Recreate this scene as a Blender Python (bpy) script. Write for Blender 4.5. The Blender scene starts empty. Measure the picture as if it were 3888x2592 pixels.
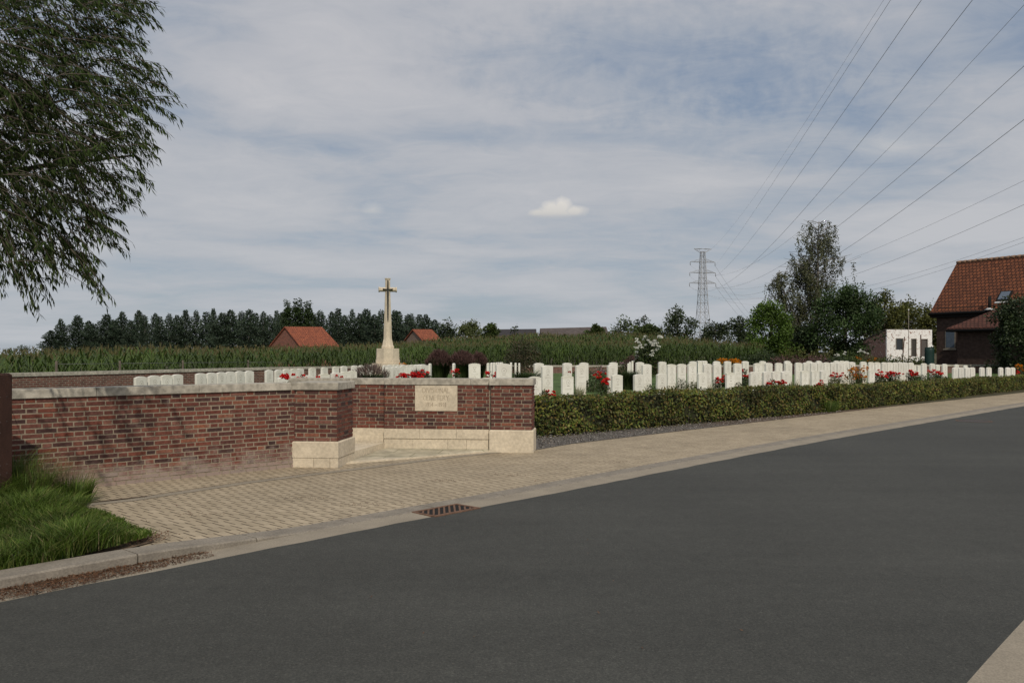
import bpy, bmesh, math, random
import numpy as np
from mathutils import Vector, Matrix
R = math.radians
C = bpy.context.scene.collection
rng = np.random.default_rng(7)
random.seed(7)

# ---------------------------------------------------------------- camera
F = 3200.0; HX = 1944.0; HZ = 1345.0; EYE = 1.65
cam_d = bpy.data.cameras.new('camera'); cam = bpy.data.objects.new('camera', cam_d); C.objects.link(cam)
bpy.context.scene.camera = cam
cam.location = (0, 0, EYE); cam.rotation_euler = (R(90), 0, 0)
cam_d.sensor_width = 36; cam_d.lens = 36*F/3888; cam_d.shift_y = 49/3888; cam_d.clip_end = 9000; cam_d.clip_start = .1

# ---------------------------------------------------------------- light
sc = bpy.context.scene
sc.view_settings.view_transform = 'Standard'; sc.view_settings.look = 'None'
sc.view_settings.gamma = 1; sc.view_settings.exposure = 0.06
SUN_AZ = Vector((.26, -.965, 0)).normalized(); SUN_EL = R(42)
sun_dir = Vector((SUN_AZ.x*math.cos(SUN_EL), SUN_AZ.y*math.cos(SUN_EL), math.sin(SUN_EL)))
sd = bpy.data.lights.new('sun', 'SUN'); so = bpy.data.objects.new('sun', sd); C.objects.link(so)
sd.energy = 2.6; sd.angle = R(1.0); sd.color = (1, .90, .76)
so.rotation_euler = sun_dir.to_track_quat('Z', 'Y').to_euler(); so.location = (0, -20, 40)

world = bpy.data.worlds.new('World'); sc.world = world; world.use_nodes = True
nt = world.node_tree; nt.nodes.clear()
def N(nt, t, **k):
    n = nt.nodes.new(t)
    for a, b in k.items():
        if a.startswith('i_'): n.inputs[a[2:].replace('_', ' ')].default_value = b
        else: setattr(n, a, b)
    return n
def L(nt, a, b): nt.links.new(a, b)
def M(nt, op, a, b=None, c=None, clamp=False):
    n = nt.nodes.new('ShaderNodeMath'); n.operation = op; n.use_clamp = clamp
    for i, v in enumerate((a, b, c)):
        if v is None: continue
        if isinstance(v, (int, float)): n.inputs[i].default_value = v
        else: nt.links.new(v, n.inputs[i])
    return n.outputs[0]
def RAMP(nt, fac, stops, interp='LINEAR'):
    n = nt.nodes.new('ShaderNodeValToRGB'); cr = n.color_ramp; cr.interpolation = interp
    while len(cr.elements) > 1: cr.elements.remove(cr.elements[-1])
    for i, (p, c) in enumerate(stops):
        e = cr.elements[0] if i == 0 else cr.elements.new(p)
        e.position = p; e.color = (*c, 1) if len(c) == 3 else c
    nt.links.new(fac, n.inputs[0]); return n.outputs[0]
sky = N(nt, 'ShaderNodeTexSky', sky_type='NISHITA', sun_disc=False)
sky.sun_elevation = SUN_EL; sky.sun_rotation = math.atan2(SUN_AZ.x, SUN_AZ.y)
tc = N(nt, 'ShaderNodeTexCoord'); sp = N(nt, 'ShaderNodeSeparateXYZ'); L(nt, tc.outputs['Generated'], sp.inputs[0])
dx, dy, dz = sp.outputs
zz = M(nt, 'MAXIMUM', M(nt, 'ADD', dz, .10), .03)
cx = M(nt, 'DIVIDE', dx, zz); cy = M(nt, 'DIVIDE', dy, zz)
cmb = N(nt, 'ShaderNodeCombineXYZ'); L(nt, M(nt, 'MULTIPLY', cx, .8), cmb.inputs[0]); L(nt, cy, cmb.inputs[1])
n1 = N(nt, 'ShaderNodeTexNoise', i_Scale=.85, i_Detail=6., i_Roughness=.5, i_Distortion=.5); L(nt, cmb.outputs[0], n1.inputs['Vector'])
n2 = N(nt, 'ShaderNodeTexNoise', i_Scale=4.6, i_Detail=9., i_Roughness=.68, i_Distortion=.9); L(nt, cmb.outputs[0], n2.inputs['Vector'])
mask = M(nt, 'ADD', M(nt, 'MULTIPLY', n1.outputs[0], .80), M(nt, 'MULTIPLY', n2.outputs[0], .20))
# a bluer gap in the veil, high right of centre
ysafe = M(nt, 'MAXIMUM', dy, .05)
ax = M(nt, 'DIVIDE', dx, ysafe); az = M(nt, 'DIVIDE', dz, ysafe)
front = M(nt, 'GREATER_THAN', dy, .05)
def blob(x0, z0, rx, rz, soft, noise_amt):
    a = M(nt, 'POWER', M(nt, 'ABSOLUTE', M(nt, 'DIVIDE', M(nt, 'SUBTRACT', ax, x0), rx)), 2.)
    b = M(nt, 'POWER', M(nt, 'ABSOLUTE', M(nt, 'DIVIDE', M(nt, 'SUBTRACT', az, z0), rz)), 2.)
    d = M(nt, 'SQRT', M(nt, 'ADD', a, b))
    d = M(nt, 'ADD', d, M(nt, 'MULTIPLY', M(nt, 'SUBTRACT', n3.outputs[0], .5), noise_amt))
    return M(nt, 'MULTIPLY', M(nt, 'DIVIDE', M(nt, 'SUBTRACT', 1., d), soft, clamp=True), front)
n3 = N(nt, 'ShaderNodeTexNoise', i_Scale=60., i_Detail=5., i_Roughness=.55); L(nt, tc.outputs['Generated'], n3.inputs['Vector'])
gap = blob(.16, .355, .30, .085, .9, .9)
gap2 = blob(.42, .27, .30, .06, 1., .9)
gap3 = blob(-.02, .125, .5, .05, 1.2, .6)
mask = M(nt, 'SUBTRACT', mask, M(nt, 'MULTIPLY', gap, .10))
mask = M(nt, 'SUBTRACT', mask, M(nt, 'MULTIPLY', gap2, .07))
mask = M(nt, 'SUBTRACT', mask, M(nt, 'MULTIPLY', gap3, .04))
cover = RAMP(nt, mask, [(.30, (.72,)*3), (.42, (.90,)*3), (.50, (.98,)*3), (.6, (1,)*3)])
ccol = RAMP(nt, mask, [(.34, (.235, .295, .395)), (.43, (.35, .385, .445)), (.50, (.425, .44, .48)), (.62, (.51, .51, .535))])
hz = RAMP(nt, dz, [(0., (1, 1, 1)), (.13, (.55,)*3), (.32, (0,)*3)])
mixh = N(nt, 'ShaderNodeMixRGB', blend_type='MIX'); L(nt, M(nt, 'MULTIPLY', hz, .55), mixh.inputs[0]); L(nt, ccol, mixh.inputs[1]); mixh.inputs[2].default_value = (.435, .475, .51, 1)
cu = blob(.052, .1675, .034, .0105, .6, .8)
for b_ in ((.047, .173, .014, .011), (.060, .1745, .015, .0125), (.074, .170, .018, .0085), (.030, .1675, .013, .006)): cu = M(nt, 'MAXIMUM', cu, blob(*b_, .6, .85))
cu = M(nt, 'MULTIPLY', cu, M(nt, 'DIVIDE', M(nt, 'SUBTRACT', az, .1590), .007, clamp=True))
cu2 = blob(-.164, .172, .016, .010, 1., .8)
cu3 = blob(.45, .247, .06, .022, 1.2, .9)
cu4 = blob(.0, .235, .5, .035, 1.3, 1.4)
cus = M(nt, 'MAXIMUM', cu, M(nt, 'MULTIPLY', cu2, .5)); cus = M(nt, 'MAXIMUM', cus, M(nt, 'MULTIPLY', cu3, .45)); 
cucol = RAMP(nt, M(nt, 'DIVIDE', M(nt, 'SUBTRACT', az, .155), .03, clamp=True), [(0., (.38, .39, .42)), (.5, (.60, .585, .56)), (1., (.70, .67, .63))])
mixc = N(nt, 'ShaderNodeMixRGB'); L(nt, cus, mixc.inputs[0]); L(nt, mixh.outputs[0], mixc.inputs[1]); L(nt, cucol, mixc.inputs[2])
bg1 = N(nt, 'ShaderNodeBackground', i_Strength=.075); L(nt, sky.outputs[0], bg1.inputs[0])
bg2 = N(nt, 'ShaderNodeBackground', i_Strength=1.); L(nt, mixc.outputs[0], bg2.inputs[0])
ms = N(nt, 'ShaderNodeMixShader'); L(nt, M(nt, 'MAXIMUM', cover, cus), ms.inputs[0]); L(nt, bg1.outputs[0], ms.inputs[1]); L(nt, bg2.outputs[0], ms.inputs[2])
wo = N(nt, 'ShaderNodeOutputWorld'); L(nt, ms.outputs[0], wo.inputs[0])

# ---------------------------------------------------------------- helpers
def gx(px, Y): return (px-HX)/F*Y
def gz(py, Y): return EYE+(HZ-py)/F*Y
def P(px, py, Y): return (gx(px, Y), Y, gz(py, Y))
def flat(px, py, z=0.):
    Y = (EYE-z)*F/(py-HZ); return (gx(px, Y), Y, z)
def smooth(x, a, b):
    t = min(1, max(0, (x-a)/(b-a))); return t*t*(3-2*t)

ONES = ['', 'first', 'second', 'third', 'fourth', 'fifth', 'sixth', 'seventh', 'eighth', 'ninth', 'tenth', 'eleventh', 'twelfth',
        'thirteenth', 'fourteenth', 'fifteenth', 'sixteenth', 'seventeenth', 'eighteenth', 'nineteenth']
TENS = {2: ('twentieth', 'twenty'), 3: ('thirtieth', 'thirty'), 4: ('fortieth', 'forty')}
def ordw(n):
    if n < 20: return ONES[n]
    t, o = divmod(n, 10)
    return TENS[t][0] if o == 0 else TENS[t][1]+'-'+ONES[o]

MATS = {}
def mat(name, base=(.5, .5, .5), rough=.85, var=.25, scale=6., bump=.0, bscale=60., detail=5., alt=None, metal=0., spec=.3, coords='Object', noise2=0., scale2=60.):
    m = bpy.data.materials.new(name); m.use_nodes = True; t = m.node_tree
    b = t.nodes['Principled BSDF']; b.inputs['Roughness'].default_value = rough; b.inputs['Metallic'].default_value = metal
    b.inputs['Specular IOR Level'].default_value = spec
    co = N(t, 'ShaderNodeTexCoord')
    nz = N(t, 'ShaderNodeTexNoise', i_Scale=scale, i_Detail=detail, i_Roughness=.62); L(t, co.outputs[coords], nz.inputs['Vector'])
    lo = tuple(c*(1-var) for c in base); hi = tuple(min(1, c*(1+var)) for c in (alt or base))
    col = RAMP(t, nz.outputs[0], [(.3, lo), (.7, hi)])
    if noise2:
        nz2 = N(t, 'ShaderNodeTexNoise', i_Scale=scale2, i_Detail=3.); L(t, co.outputs[coords], nz2.inputs['Vector'])
        f = RAMP(t, nz2.outputs[0], [(.35, (1-noise2,)*3), (.65, (1+noise2,)*3)])
        mx = N(t, 'ShaderNodeMixRGB', blend_type='MULTIPLY'); mx.inputs[0].default_value = 1; L(t, col, mx.inputs[1]); L(t, f, mx.inputs[2]); col = mx.outputs[0]
    L(t, col, b.inputs['Base Color'])
    if bump:
        nb = N(t, 'ShaderNodeTexNoise', i_Scale=bscale, i_Detail=4.); L(t, co.outputs[coords], nb.inputs['Vector'])
        bp = N(t, 'ShaderNodeBump', i_Strength=bump, i_Distance=.01); L(t, nb.outputs[0], bp.inputs['Height']); L(t, bp.outputs[0], b.inputs['Normal'])
    MATS[name] = m; return m
def leafmat(name, cols, trans=.25, rough=.55, clump=.35, cscale=.8, spec=.3):
    """foliage: colour varies per leaf (random per island) and in clumps"""
    m = bpy.data.materials.new(name); m.use_nodes = True; t = m.node_tree
    b = t.nodes['Principled BSDF']; b.inputs['Roughness'].default_value = rough; b.inputs['Specular IOR Level'].default_value = spec
    g = N(t, 'ShaderNodeNewGeometry'); n = len(cols)
    col = RAMP(t, g.outputs['Random Per Island'], [(i/(n-1) if n > 1 else 0, c) for i, c in enumerate(cols)])
    co = N(t, 'ShaderNodeTexCoord')
    nz = N(t, 'ShaderNodeTexNoise', i_Scale=cscale, i_Detail=3.); L(t, co.outputs['Object'], nz.inputs['Vector'])
    f = RAMP(t, nz.outputs[0], [(.33, (1-clump,)*3), (.67, (1+clump,)*3)])
    mx = N(t, 'ShaderNodeMixRGB', blend_type='MULTIPLY'); mx.inputs[0].default_value = 1; L(t, col, mx.inputs[1]); L(t, f, mx.inputs[2])
    L(t, mx.outputs[0], b.inputs['Base Color'])
    tr = N(t, 'ShaderNodeBsdfTranslucent'); L(t, mx.outputs[0], tr.inputs[0])
    ms = N(t, 'ShaderNodeMixShader'); ms.inputs[0].default_value = trans
    L(t, b.outputs[0], ms.inputs[1]); L(t, tr.outputs[0], ms.inputs[2]); L(t, ms.outputs[0], t.nodes['Material Output'].inputs[0])
    MATS[name] = m; return m

def link_mesh(name, me, m=None, parent=None, loc=None):
    o = bpy.data.objects.new(name, me); C.objects.link(o)
    if m is not None:
        for x in (m if isinstance(m, (list, tuple)) else [m]): me.materials.append(x)
    if parent: o.parent = parent
    if loc: o.location = loc
    return o
def tag(o, label=None, cat=None, group=None, kind=None):
    if label: o['label'] = label
    if cat: o['category'] = cat
    if group: o['group'] = group
    if kind: o['kind'] = kind
    return o
def empty(name, loc=(0, 0, 0), rz=0., label=None, cat=None, group=None):
    o = bpy.data.objects.new(name, None); C.objects.link(o); o.location = loc; o.rotation_euler = (0, 0, rz)
    o.empty_display_size = .2
    return tag(o, label, cat, group)
class MB:
    def __init__(s): s.v = []; s.f = []; s.m = []; s.uv = None; s.smooth = []
    def add(s, vs, fs, m=0, sm=False):
        o = len(s.v); s.v += [tuple(x) for x in vs]; s.f += [tuple(i+o for i in f) for f in fs]; s.m += [m]*len(fs); s.smooth += [sm]*len(fs)
        return s
    def box(s, x0, y0, z0, x1, y1, z1, m=0, T=None):
        vs = [Vector(p) for p in ((x0,y0,z0),(x1,y0,z0),(x1,y1,z0),(x0,y1,z0),(x0,y0,z1),(x1,y0,z1),(x1,y1,z1),(x0,y1,z1))]
        if T is not None: vs = [T @ v for v in vs]
        return s.add(vs, [(0,3,2,1),(4,5,6,7),(0,1,5,4),(1,2,6,5),(2,3,7,6),(3,0,4,7)], m)
    def prism(s, poly, z0, z1, m=0):
        n = len(poly)
        zt = z1 if isinstance(z1, (list, tuple)) else [z1]*n
        vs = [(x, y, z0) for x, y in poly]+[(x, y, z) for (x, y), z in zip(poly, zt)]
        return s.add(vs, [tuple(range(n-1, -1, -1)), tuple(range(n, 2*n))]+[(i, (i+1) % n, (i+1) % n+n, i+n) for i in range(n)], m)
    def bar(s, a, b, r0, r1=None, n=6, m=0, cap=True, sm=True):
        a = Vector(a); b = Vector(b); r1 = r0 if r1 is None else r1
        d = (b-a)
        if d.length < 1e-6: return s
        q = d.to_track_quat('Z', 'Y'); vs = []
        for p, r in ((a, r0), (b, r1)):
            for i in range(n):
                t = 2*math.pi*i/n; vs.append(p+q @ Vector((r*math.cos(t), r*math.sin(t), 0)))
        fs = [(i, (i+1) % n, (i+1) % n+n, i+n) for i in range(n)]
        if cap: fs += [tuple(range(n-1, -1, -1)), tuple(range(n, 2*n))]
        return s.add(vs, fs, m, sm)
    def tube(s, pts, rs, n=6, m=0):
        for i in range(len(pts)-1): s.bar(pts[i], pts[i+1], rs[i], rs[i+1], n, m, cap=(i in (0, len(pts)-2)))
        return s
    def lathe(s, prof, n=12, c=(0, 0), m=0, rot=0., sq=1., sm=False):
        vs = []
        for r, z in prof:
            for i in range(n):
                t = 2*math.pi*i/n+rot; vs.append((c[0]+r*math.cos(t), c[1]+r*math.sin(t)*sq, z))
        k = len(prof); fs = []
        for j in range(k-1):
            for i in range(n): fs.append((j*n+i, j*n+(i+1) % n, (j+1)*n+(i+1) % n, (j+1)*n+i))
        fs += [tuple(range(n-1, -1, -1)), tuple(range((k-1)*n, k*n))]
        return s.add(vs, fs, m, sm)
    def mesh(s, name):
        me = bpy.data.meshes.new(name); me.from_pydata(s.v, [], s.f); me.update()
        me.polygons.foreach_set('material_index', s.m); me.polygons.foreach_set('use_smooth', s.smooth); return me
    def build(s, name, m, parent=None, loc=None): return link_mesh(name, s.mesh(name), m, parent, loc)
def np_mesh(name, V, Fq, m, parent=None, loc=None, mi=None):
    """V (n,3), Fq (k,4) or (k,3)"""
    me = bpy.data.meshes.new(name); V = np.asarray(V, dtype=np.float32); Fq = np.asarray(Fq, dtype=np.int32); k = Fq.shape[1]
    me.vertices.add(len(V)); me.vertices.foreach_set('co', V.ravel())
    me.loops.add(Fq.size); me.loops.foreach_set('vertex_index', Fq.ravel())
    me.polygons.add(len(Fq)); me.polygons.foreach_set('loop_start', np.arange(0, Fq.size, k, dtype=np.int32))
    me.update(calc_edges=True); me.validate()
    o = link_mesh(name, me, m, parent, loc)
    if mi is not None: me.polygons.foreach_set('material_index', np.asarray(mi, dtype=np.int32))
    return o
def unit(a): return a/(np.linalg.norm(a, axis=-1, keepdims=True)+1e-9)
def leaves(pos, axis, length, width, up=None, fold=0.):
    """one diamond quad per leaf -> V,F"""
    n = len(pos); axis = unit(axis)
    if up is None: up = unit(rng.normal(size=(n, 3)))
    side = unit(np.cross(axis, up)); nrm = np.cross(side, axis)
    length = np.broadcast_to(np.asarray(length, float), (n,))[:, None]; width = np.broadcast_to(np.asarray(width, float), (n,))[:, None]
    mid = pos+axis*length*.45
    V = np.stack([pos, mid-side*width*.5+nrm*width*fold, pos+axis*length, mid+side*width*.5+nrm*width*fold], 1).reshape(-1, 3)
    Fq = np.arange(4*n).reshape(n, 4); return V, Fq
def joinVF(lst):
    Vs = []; Fs = []; o = 0
    for V, Fq in lst: Vs.append(V); Fs.append(Fq+o); o += len(V)
    return np.concatenate(Vs), np.concatenate(Fs)
def sph(n):
    return unit(rng.normal(size=(n, 3)))
def copy_tree(o, parent=None):
    c = o.copy(); C.objects.link(c); c.parent = parent
    for ch in list(o.children): copy_tree(ch, c)
    return c

# ---------------------------------------------------------------- materials
stone = mat('portland_stone', (.56, .49, .375), .9, .15, 3., .3, 40., noise2=.10, scale2=22.)
stone_d = mat('weathered_stone', (.36, .335, .27), .92, .3, 5., .4, 50., noise2=.2, scale2=30.)
coping_m = mat('coping_stone', (.375, .35, .295), .9, .24, 1.6, .3, 50., noise2=.24, scale2=13.)
head_m = None
conc = mat('concrete', (.27, .236, .185), .92, .14, 2., .4, 120., noise2=.14, scale2=90.)
conc_d = mat('kerb_concrete', (.225, .20, .165), .92, .2, 4., .4, 120., noise2=.15, scale2=60.)
bark = mat('bark', (.09, .075, .06), .95, .3, 8., .5, 40.)
barkp = mat('birch_bark', (.17, .16, .145), .95, .5, 5.)
wood_d = mat('brown_timber', (.062, .028, .019), .85, .3, 5., .4, 60.)
wood_g = mat('grey_timber', (.20, .18, .15), .9, .25, 6.)
wood_dg = mat('weathered_timber', (.095, .08, .062), .9, .3, 6.)
wire_m = mat('steel_wire', (.16, .16, .165), .6, .1)
cable_m = mat('power_cable', (.20, .20, .21), .7, .1)
steel = mat('galvanised_steel', (.34, .35, .36), .6, .1)
rust = mat('rusty_iron', (.15, .085, .055), .85, .35, 30., .4, 90.)
dark = mat('dark_void', (.012, .011, .010), .95, .1)
bronze = mat('bronze', (.028, .03, .028), .6, .2)
white = mat('white_paint', (.7, .7, .68), .8, .05)
leadm = mat('lead_flashing', (.5, .5, .5), .6, .1)
litter = leafmat('dry_leaf', [(.13, .058, .028), (.085, .042, .022), (.16, .085, .042)], .05, clump=.3)

def stone_mat():
    m = bpy.data.materials.new('headstone_white'); m.use_nodes = True; t = m.node_tree; b = t.nodes['Principled BSDF']
    b.inputs['Roughness'].default_value = .9; b.inputs['Specular IOR Level'].default_value = .2
    co = N(t, 'ShaderNodeTexCoord'); oi = N(t, 'ShaderNodeObjectInfo')
    ad = N(t, 'ShaderNodeVectorMath', operation='ADD'); L(t, co.outputs['Object'], ad.inputs[0])
    cb = N(t, 'ShaderNodeCombineXYZ')
    for i in range(3): L(t, M(t, 'MULTIPLY', oi.outputs['Random'], 37.+i*11), cb.inputs[i])
    L(t, cb.outputs[0], ad.inputs[1])
    nz = N(t, 'ShaderNodeTexNoise', i_Scale=6., i_Detail=5.); L(t, ad.outputs[0], nz.inputs['Vector'])
    base = RAMP(t, nz.outputs[0], [(.3, (.70, .68, .61)), (.7, (.80, .785, .72))])
    # lichen staining on the top edge of some stones
    sz = N(t, 'ShaderNodeSeparateXYZ'); L(t, co.outputs['Object'], sz.inputs[0])
    st = M(t, 'MULTIPLY', M(t, 'MULTIPLY', M(t, 'SUBTRACT', sz.outputs[2], .68), 6., clamp=True), M(t, 'MULTIPLY', M(t, 'SUBTRACT', oi.outputs['Random'], .35), 1.6, clamp=True))
    st = M(t, 'MULTIPLY', st, M(t, 'MULTIPLY', nz.outputs[0], 1.3), clamp=True)
    mx = N(t, 'ShaderNodeMixRGB'); L(t, st, mx.inputs[0]); L(t, base, mx.inputs[1]); mx.inputs[2].default_value = (.38, .37, .25, 1)
    # soil splash near the ground
    so_ = M(t, 'MULTIPLY', M(t, 'SUBTRACT', .22, sz.outputs[2]), 3., clamp=True)
    mx2 = N(t, 'ShaderNodeMixRGB'); L(t, M(t, 'MULTIPLY', so_, .6), mx2.inputs[0]); L(t, mx.outputs[0], mx2.inputs[1]); mx2.inputs[2].default_value = (.44, .36, .25, 1)
    hsv = N(t, 'ShaderNodeHueSaturation'); L(t, M(t, 'ADD', .90, M(t, 'MULTIPLY', oi.outputs['Random'], .14)), hsv.inputs['Value']); L(t, mx2.outputs[0], hsv.inputs['Color'])
    L(t, hsv.outputs[0], b.inputs['Base Color'])
    return m
head_m = stone_mat()
engr = mat('engraved_line', (.34, .32, .27), .95, .1)
engr_p = mat('plaque_lettering', (.37, .315, .235), .95, .2, 14.)

def brick_real_mat():
    m = bpy.data.materials.new('red_brick'); m.use_nodes = True; t = m.node_tree; b = t.nodes['Principled BSDF']
    b.inputs['Roughness'].default_value = .9; b.inputs['Specular IOR Level'].default_value = .2
    g = N(t, 'ShaderNodeNewGeometry'); co = N(t, 'ShaderNodeTexCoord')
    col = RAMP(t, g.outputs['Random Per Island'], [(0., (.052, .030, .028)), (.2, (.080, .038, .033)), (.36, (.125, .041, .029)), (.58, (.125, .056, .045)), (.78, (.160, .052, .035)), (.92, (.175, .082, .063)), (1., (.22, .085, .05))])
    nz = N(t, 'ShaderNodeTexNoise', i_Scale=28., i_Detail=5.); L(t, co.outputs['Object'], nz.inputs['Vector'])
    f = RAMP(t, nz.outputs[0], [(.3, (.72,)*3), (.7, (1.28,)*3)])
    mx = N(t, 'ShaderNodeMixRGB', blend_type='MULTIPLY'); mx.inputs[0].default_value = 1; L(t, col, mx.inputs[1]); L(t, f, mx.inputs[2])
    # lime bloom: pale patches low on the wall
    sz = N(t, 'ShaderNodeSeparateXYZ'); L(t, g.outputs['Position'], sz.inputs[0])
    n2 = N(t, 'ShaderNodeTexNoise', i_Scale=4.5, i_Detail=6., i_Roughness=.7); L(t, g.outputs['Position'], n2.inputs['Vector'])
    low = M(t, 'MULTIPLY', M(t, 'SUBTRACT', .42, sz.outputs[2]), 1.1, clamp=True)
    lf = M(t, 'MULTIPLY', M(t, 'MULTIPLY', M(t, 'ADD', low, M(t, 'SUBTRACT', n2.outputs[0], .60)), 3.4, clamp=True), .8)
    mx2 = N(t, 'ShaderNodeMixRGB'); L(t, lf, mx2.inputs[0]); L(t, mx.outputs[0], mx2.inputs[1]); mx2.inputs[2].default_value = (.33, .27, .235, 1)
    L(t, mx2.outputs[0], b.inputs['Base Color'])
    nb = N(t, 'ShaderNodeTexNoise', i_Scale=70., i_Detail=4.); L(t, co.outputs['Object'], nb.inputs['Vector'])
    bp = N(t, 'ShaderNodeBump', i_Strength=.5, i_Distance=.006); L(t, nb.outputs[0], bp.inputs['Height']); L(t, bp.outputs[0], b.inputs['Normal'])
    return m
brick_m = brick_real_mat()
mortar = mat('mortar', (.265, .22, .165), .95, .22, 4., .4, 90., noise2=.12, scale2=40.)

def brick_proc(name, c1, c2, mort, bw=.22, rh=.062, ms=.012, rough=.9, paint=None, paint_amt=.0):
    m = bpy.data.materials.new(name); m.use_nodes = True; t = m.node_tree; b = t.nodes['Principled BSDF']; b.inputs['Roughness'].default_value = rough
    b.inputs['Specular IOR Level'].default_value = .2
    uv = N(t, 'ShaderNodeTexCoord')
    bt = N(t, 'ShaderNodeTexBrick'); bt.inputs['Scale'].default_value = 1; bt.inputs['Brick Width'].default_value = bw; bt.inputs['Row Height'].default_value = rh
    bt.inputs['Mortar Size'].default_value = ms; bt.inputs['Bias'].default_value = 0; bt.inputs['Mortar Smooth'].default_value = .2
    bt.inputs['Color1'].default_value = (*c1, 1); bt.inputs['Color2'].default_value = (*c2, 1); bt.inputs['Mortar'].default_value = (*mort, 1)
    L(t, uv.outputs['UV'], bt.inputs['Vector'])
    nz = N(t, 'ShaderNodeTexNoise', i_Scale=5., i_Detail=5.); L(t, uv.outputs['UV'], nz.inputs['Vector'])
    f = RAMP(t, nz.outputs[0], [(.3, (.72,)*3), (.7, (1.25,)*3)])
    mx = N(t, 'ShaderNodeMixRGB', blend_type='MULTIPLY'); mx.inputs[0].default_value = 1; L(t, bt.outputs[0], mx.inputs[1]); L(t, f, mx.inputs[2]); out = mx.outputs[0]
    if paint:
        n2 = N(t, 'ShaderNodeTexNoise', i_Scale=4., i_Detail=8., i_Roughness=.75); L(t, uv.outputs['UV'], n2.inputs['Vector'])
        pf = RAMP(t, n2.outputs[0], [(paint_amt-.02, (0, 0, 0)), (paint_amt+.02, (1, 1, 1))])
        m3 = N(t, 'ShaderNodeMixRGB'); L(t, pf, m3.inputs[0]); L(t, out, m3.inputs[1]); m3.inputs[2].default_value = (*paint, 1); out = m3.outputs[0]
    L(t, out, b.inputs['Base Color'])
    bp = N(t, 'ShaderNodeBump', i_Strength=.4, i_Distance=.01); L(t, M(t, 'SUBTRACT', 1., bt.outputs['Fac']), bp.inputs['Height']); L(t, bp.outputs[0], b.inputs['Normal'])
    return m
brick_far = brick_proc('boundary_brick', (.17, .06, .045), (.10, .04, .035), (.22, .19, .15))
brick_house = brick_proc('house_brick', (.075, .045, .036), (.05, .031, .026), (.07, .055, .045))
brick_barn = brick_proc('barn_brick', (.21, .075, .05), (.14, .055, .042), (.2, .15, .12), .3, .1)
brick_barn2 = brick_proc('old_barn_brick', (.22, .16, .13), (.15, .10, .08), (.22, .19, .16), .3, .1)
brick_white = brick_proc('whitewashed_brick', (.30, .10, .07), (.22, .08, .06), (.3, .25, .2), paint=(.80, .80, .78), paint_amt=.43)
brick_peel = brick_proc('peeling_brick', (.25, .10, .08), (.18, .07, .055), (.3, .25, .2), paint=(.6, .6, .58), paint_amt=.60)
tile_red = brick_proc('red_roof_tile', (.29, .095, .052), (.19, .066, .042), (.12, .04, .025), .25, .33, .03)
tile_house = brick_proc('brown_roof_tile', (.20, .072, .035), (.125, .048, .027), (.035, .016, .012), .26, .30, .035)
tile_ext = brick_proc('dark_roof_tile', (.13, .055, .04), (.085, .038, .03), (.03, .015, .012), .26, .26, .035)
roof_grey = mat('asbestos_roof', (.085, .07, .065), .9, .3, 1.2, noise2=.15, scale2=9.)
roof_dark = mat('black_roof', (.035, .032, .035), .9, .25, 2.)

def uv_from(o, ufun):
    me = o.data; uvl = me.uv_layers.new(name='UVMap')
    for p in me.polygons:
        for li in p.loop_indices:
            v = me.vertices[me.loops[li].vertex_index].co
            uvl.data[li].uv = ufun(v, p.normal)
def wall_uv(v, n):
    if abs(n.z) > .9: return (v.x, v.y)
    t = Vector((-n.y, n.x, 0)).normalized()
    if abs(n.z) < .05: return (v.dot(t), v.z)
    s = n.cross(t); return (v.dot(t), v.dot(s))

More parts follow.
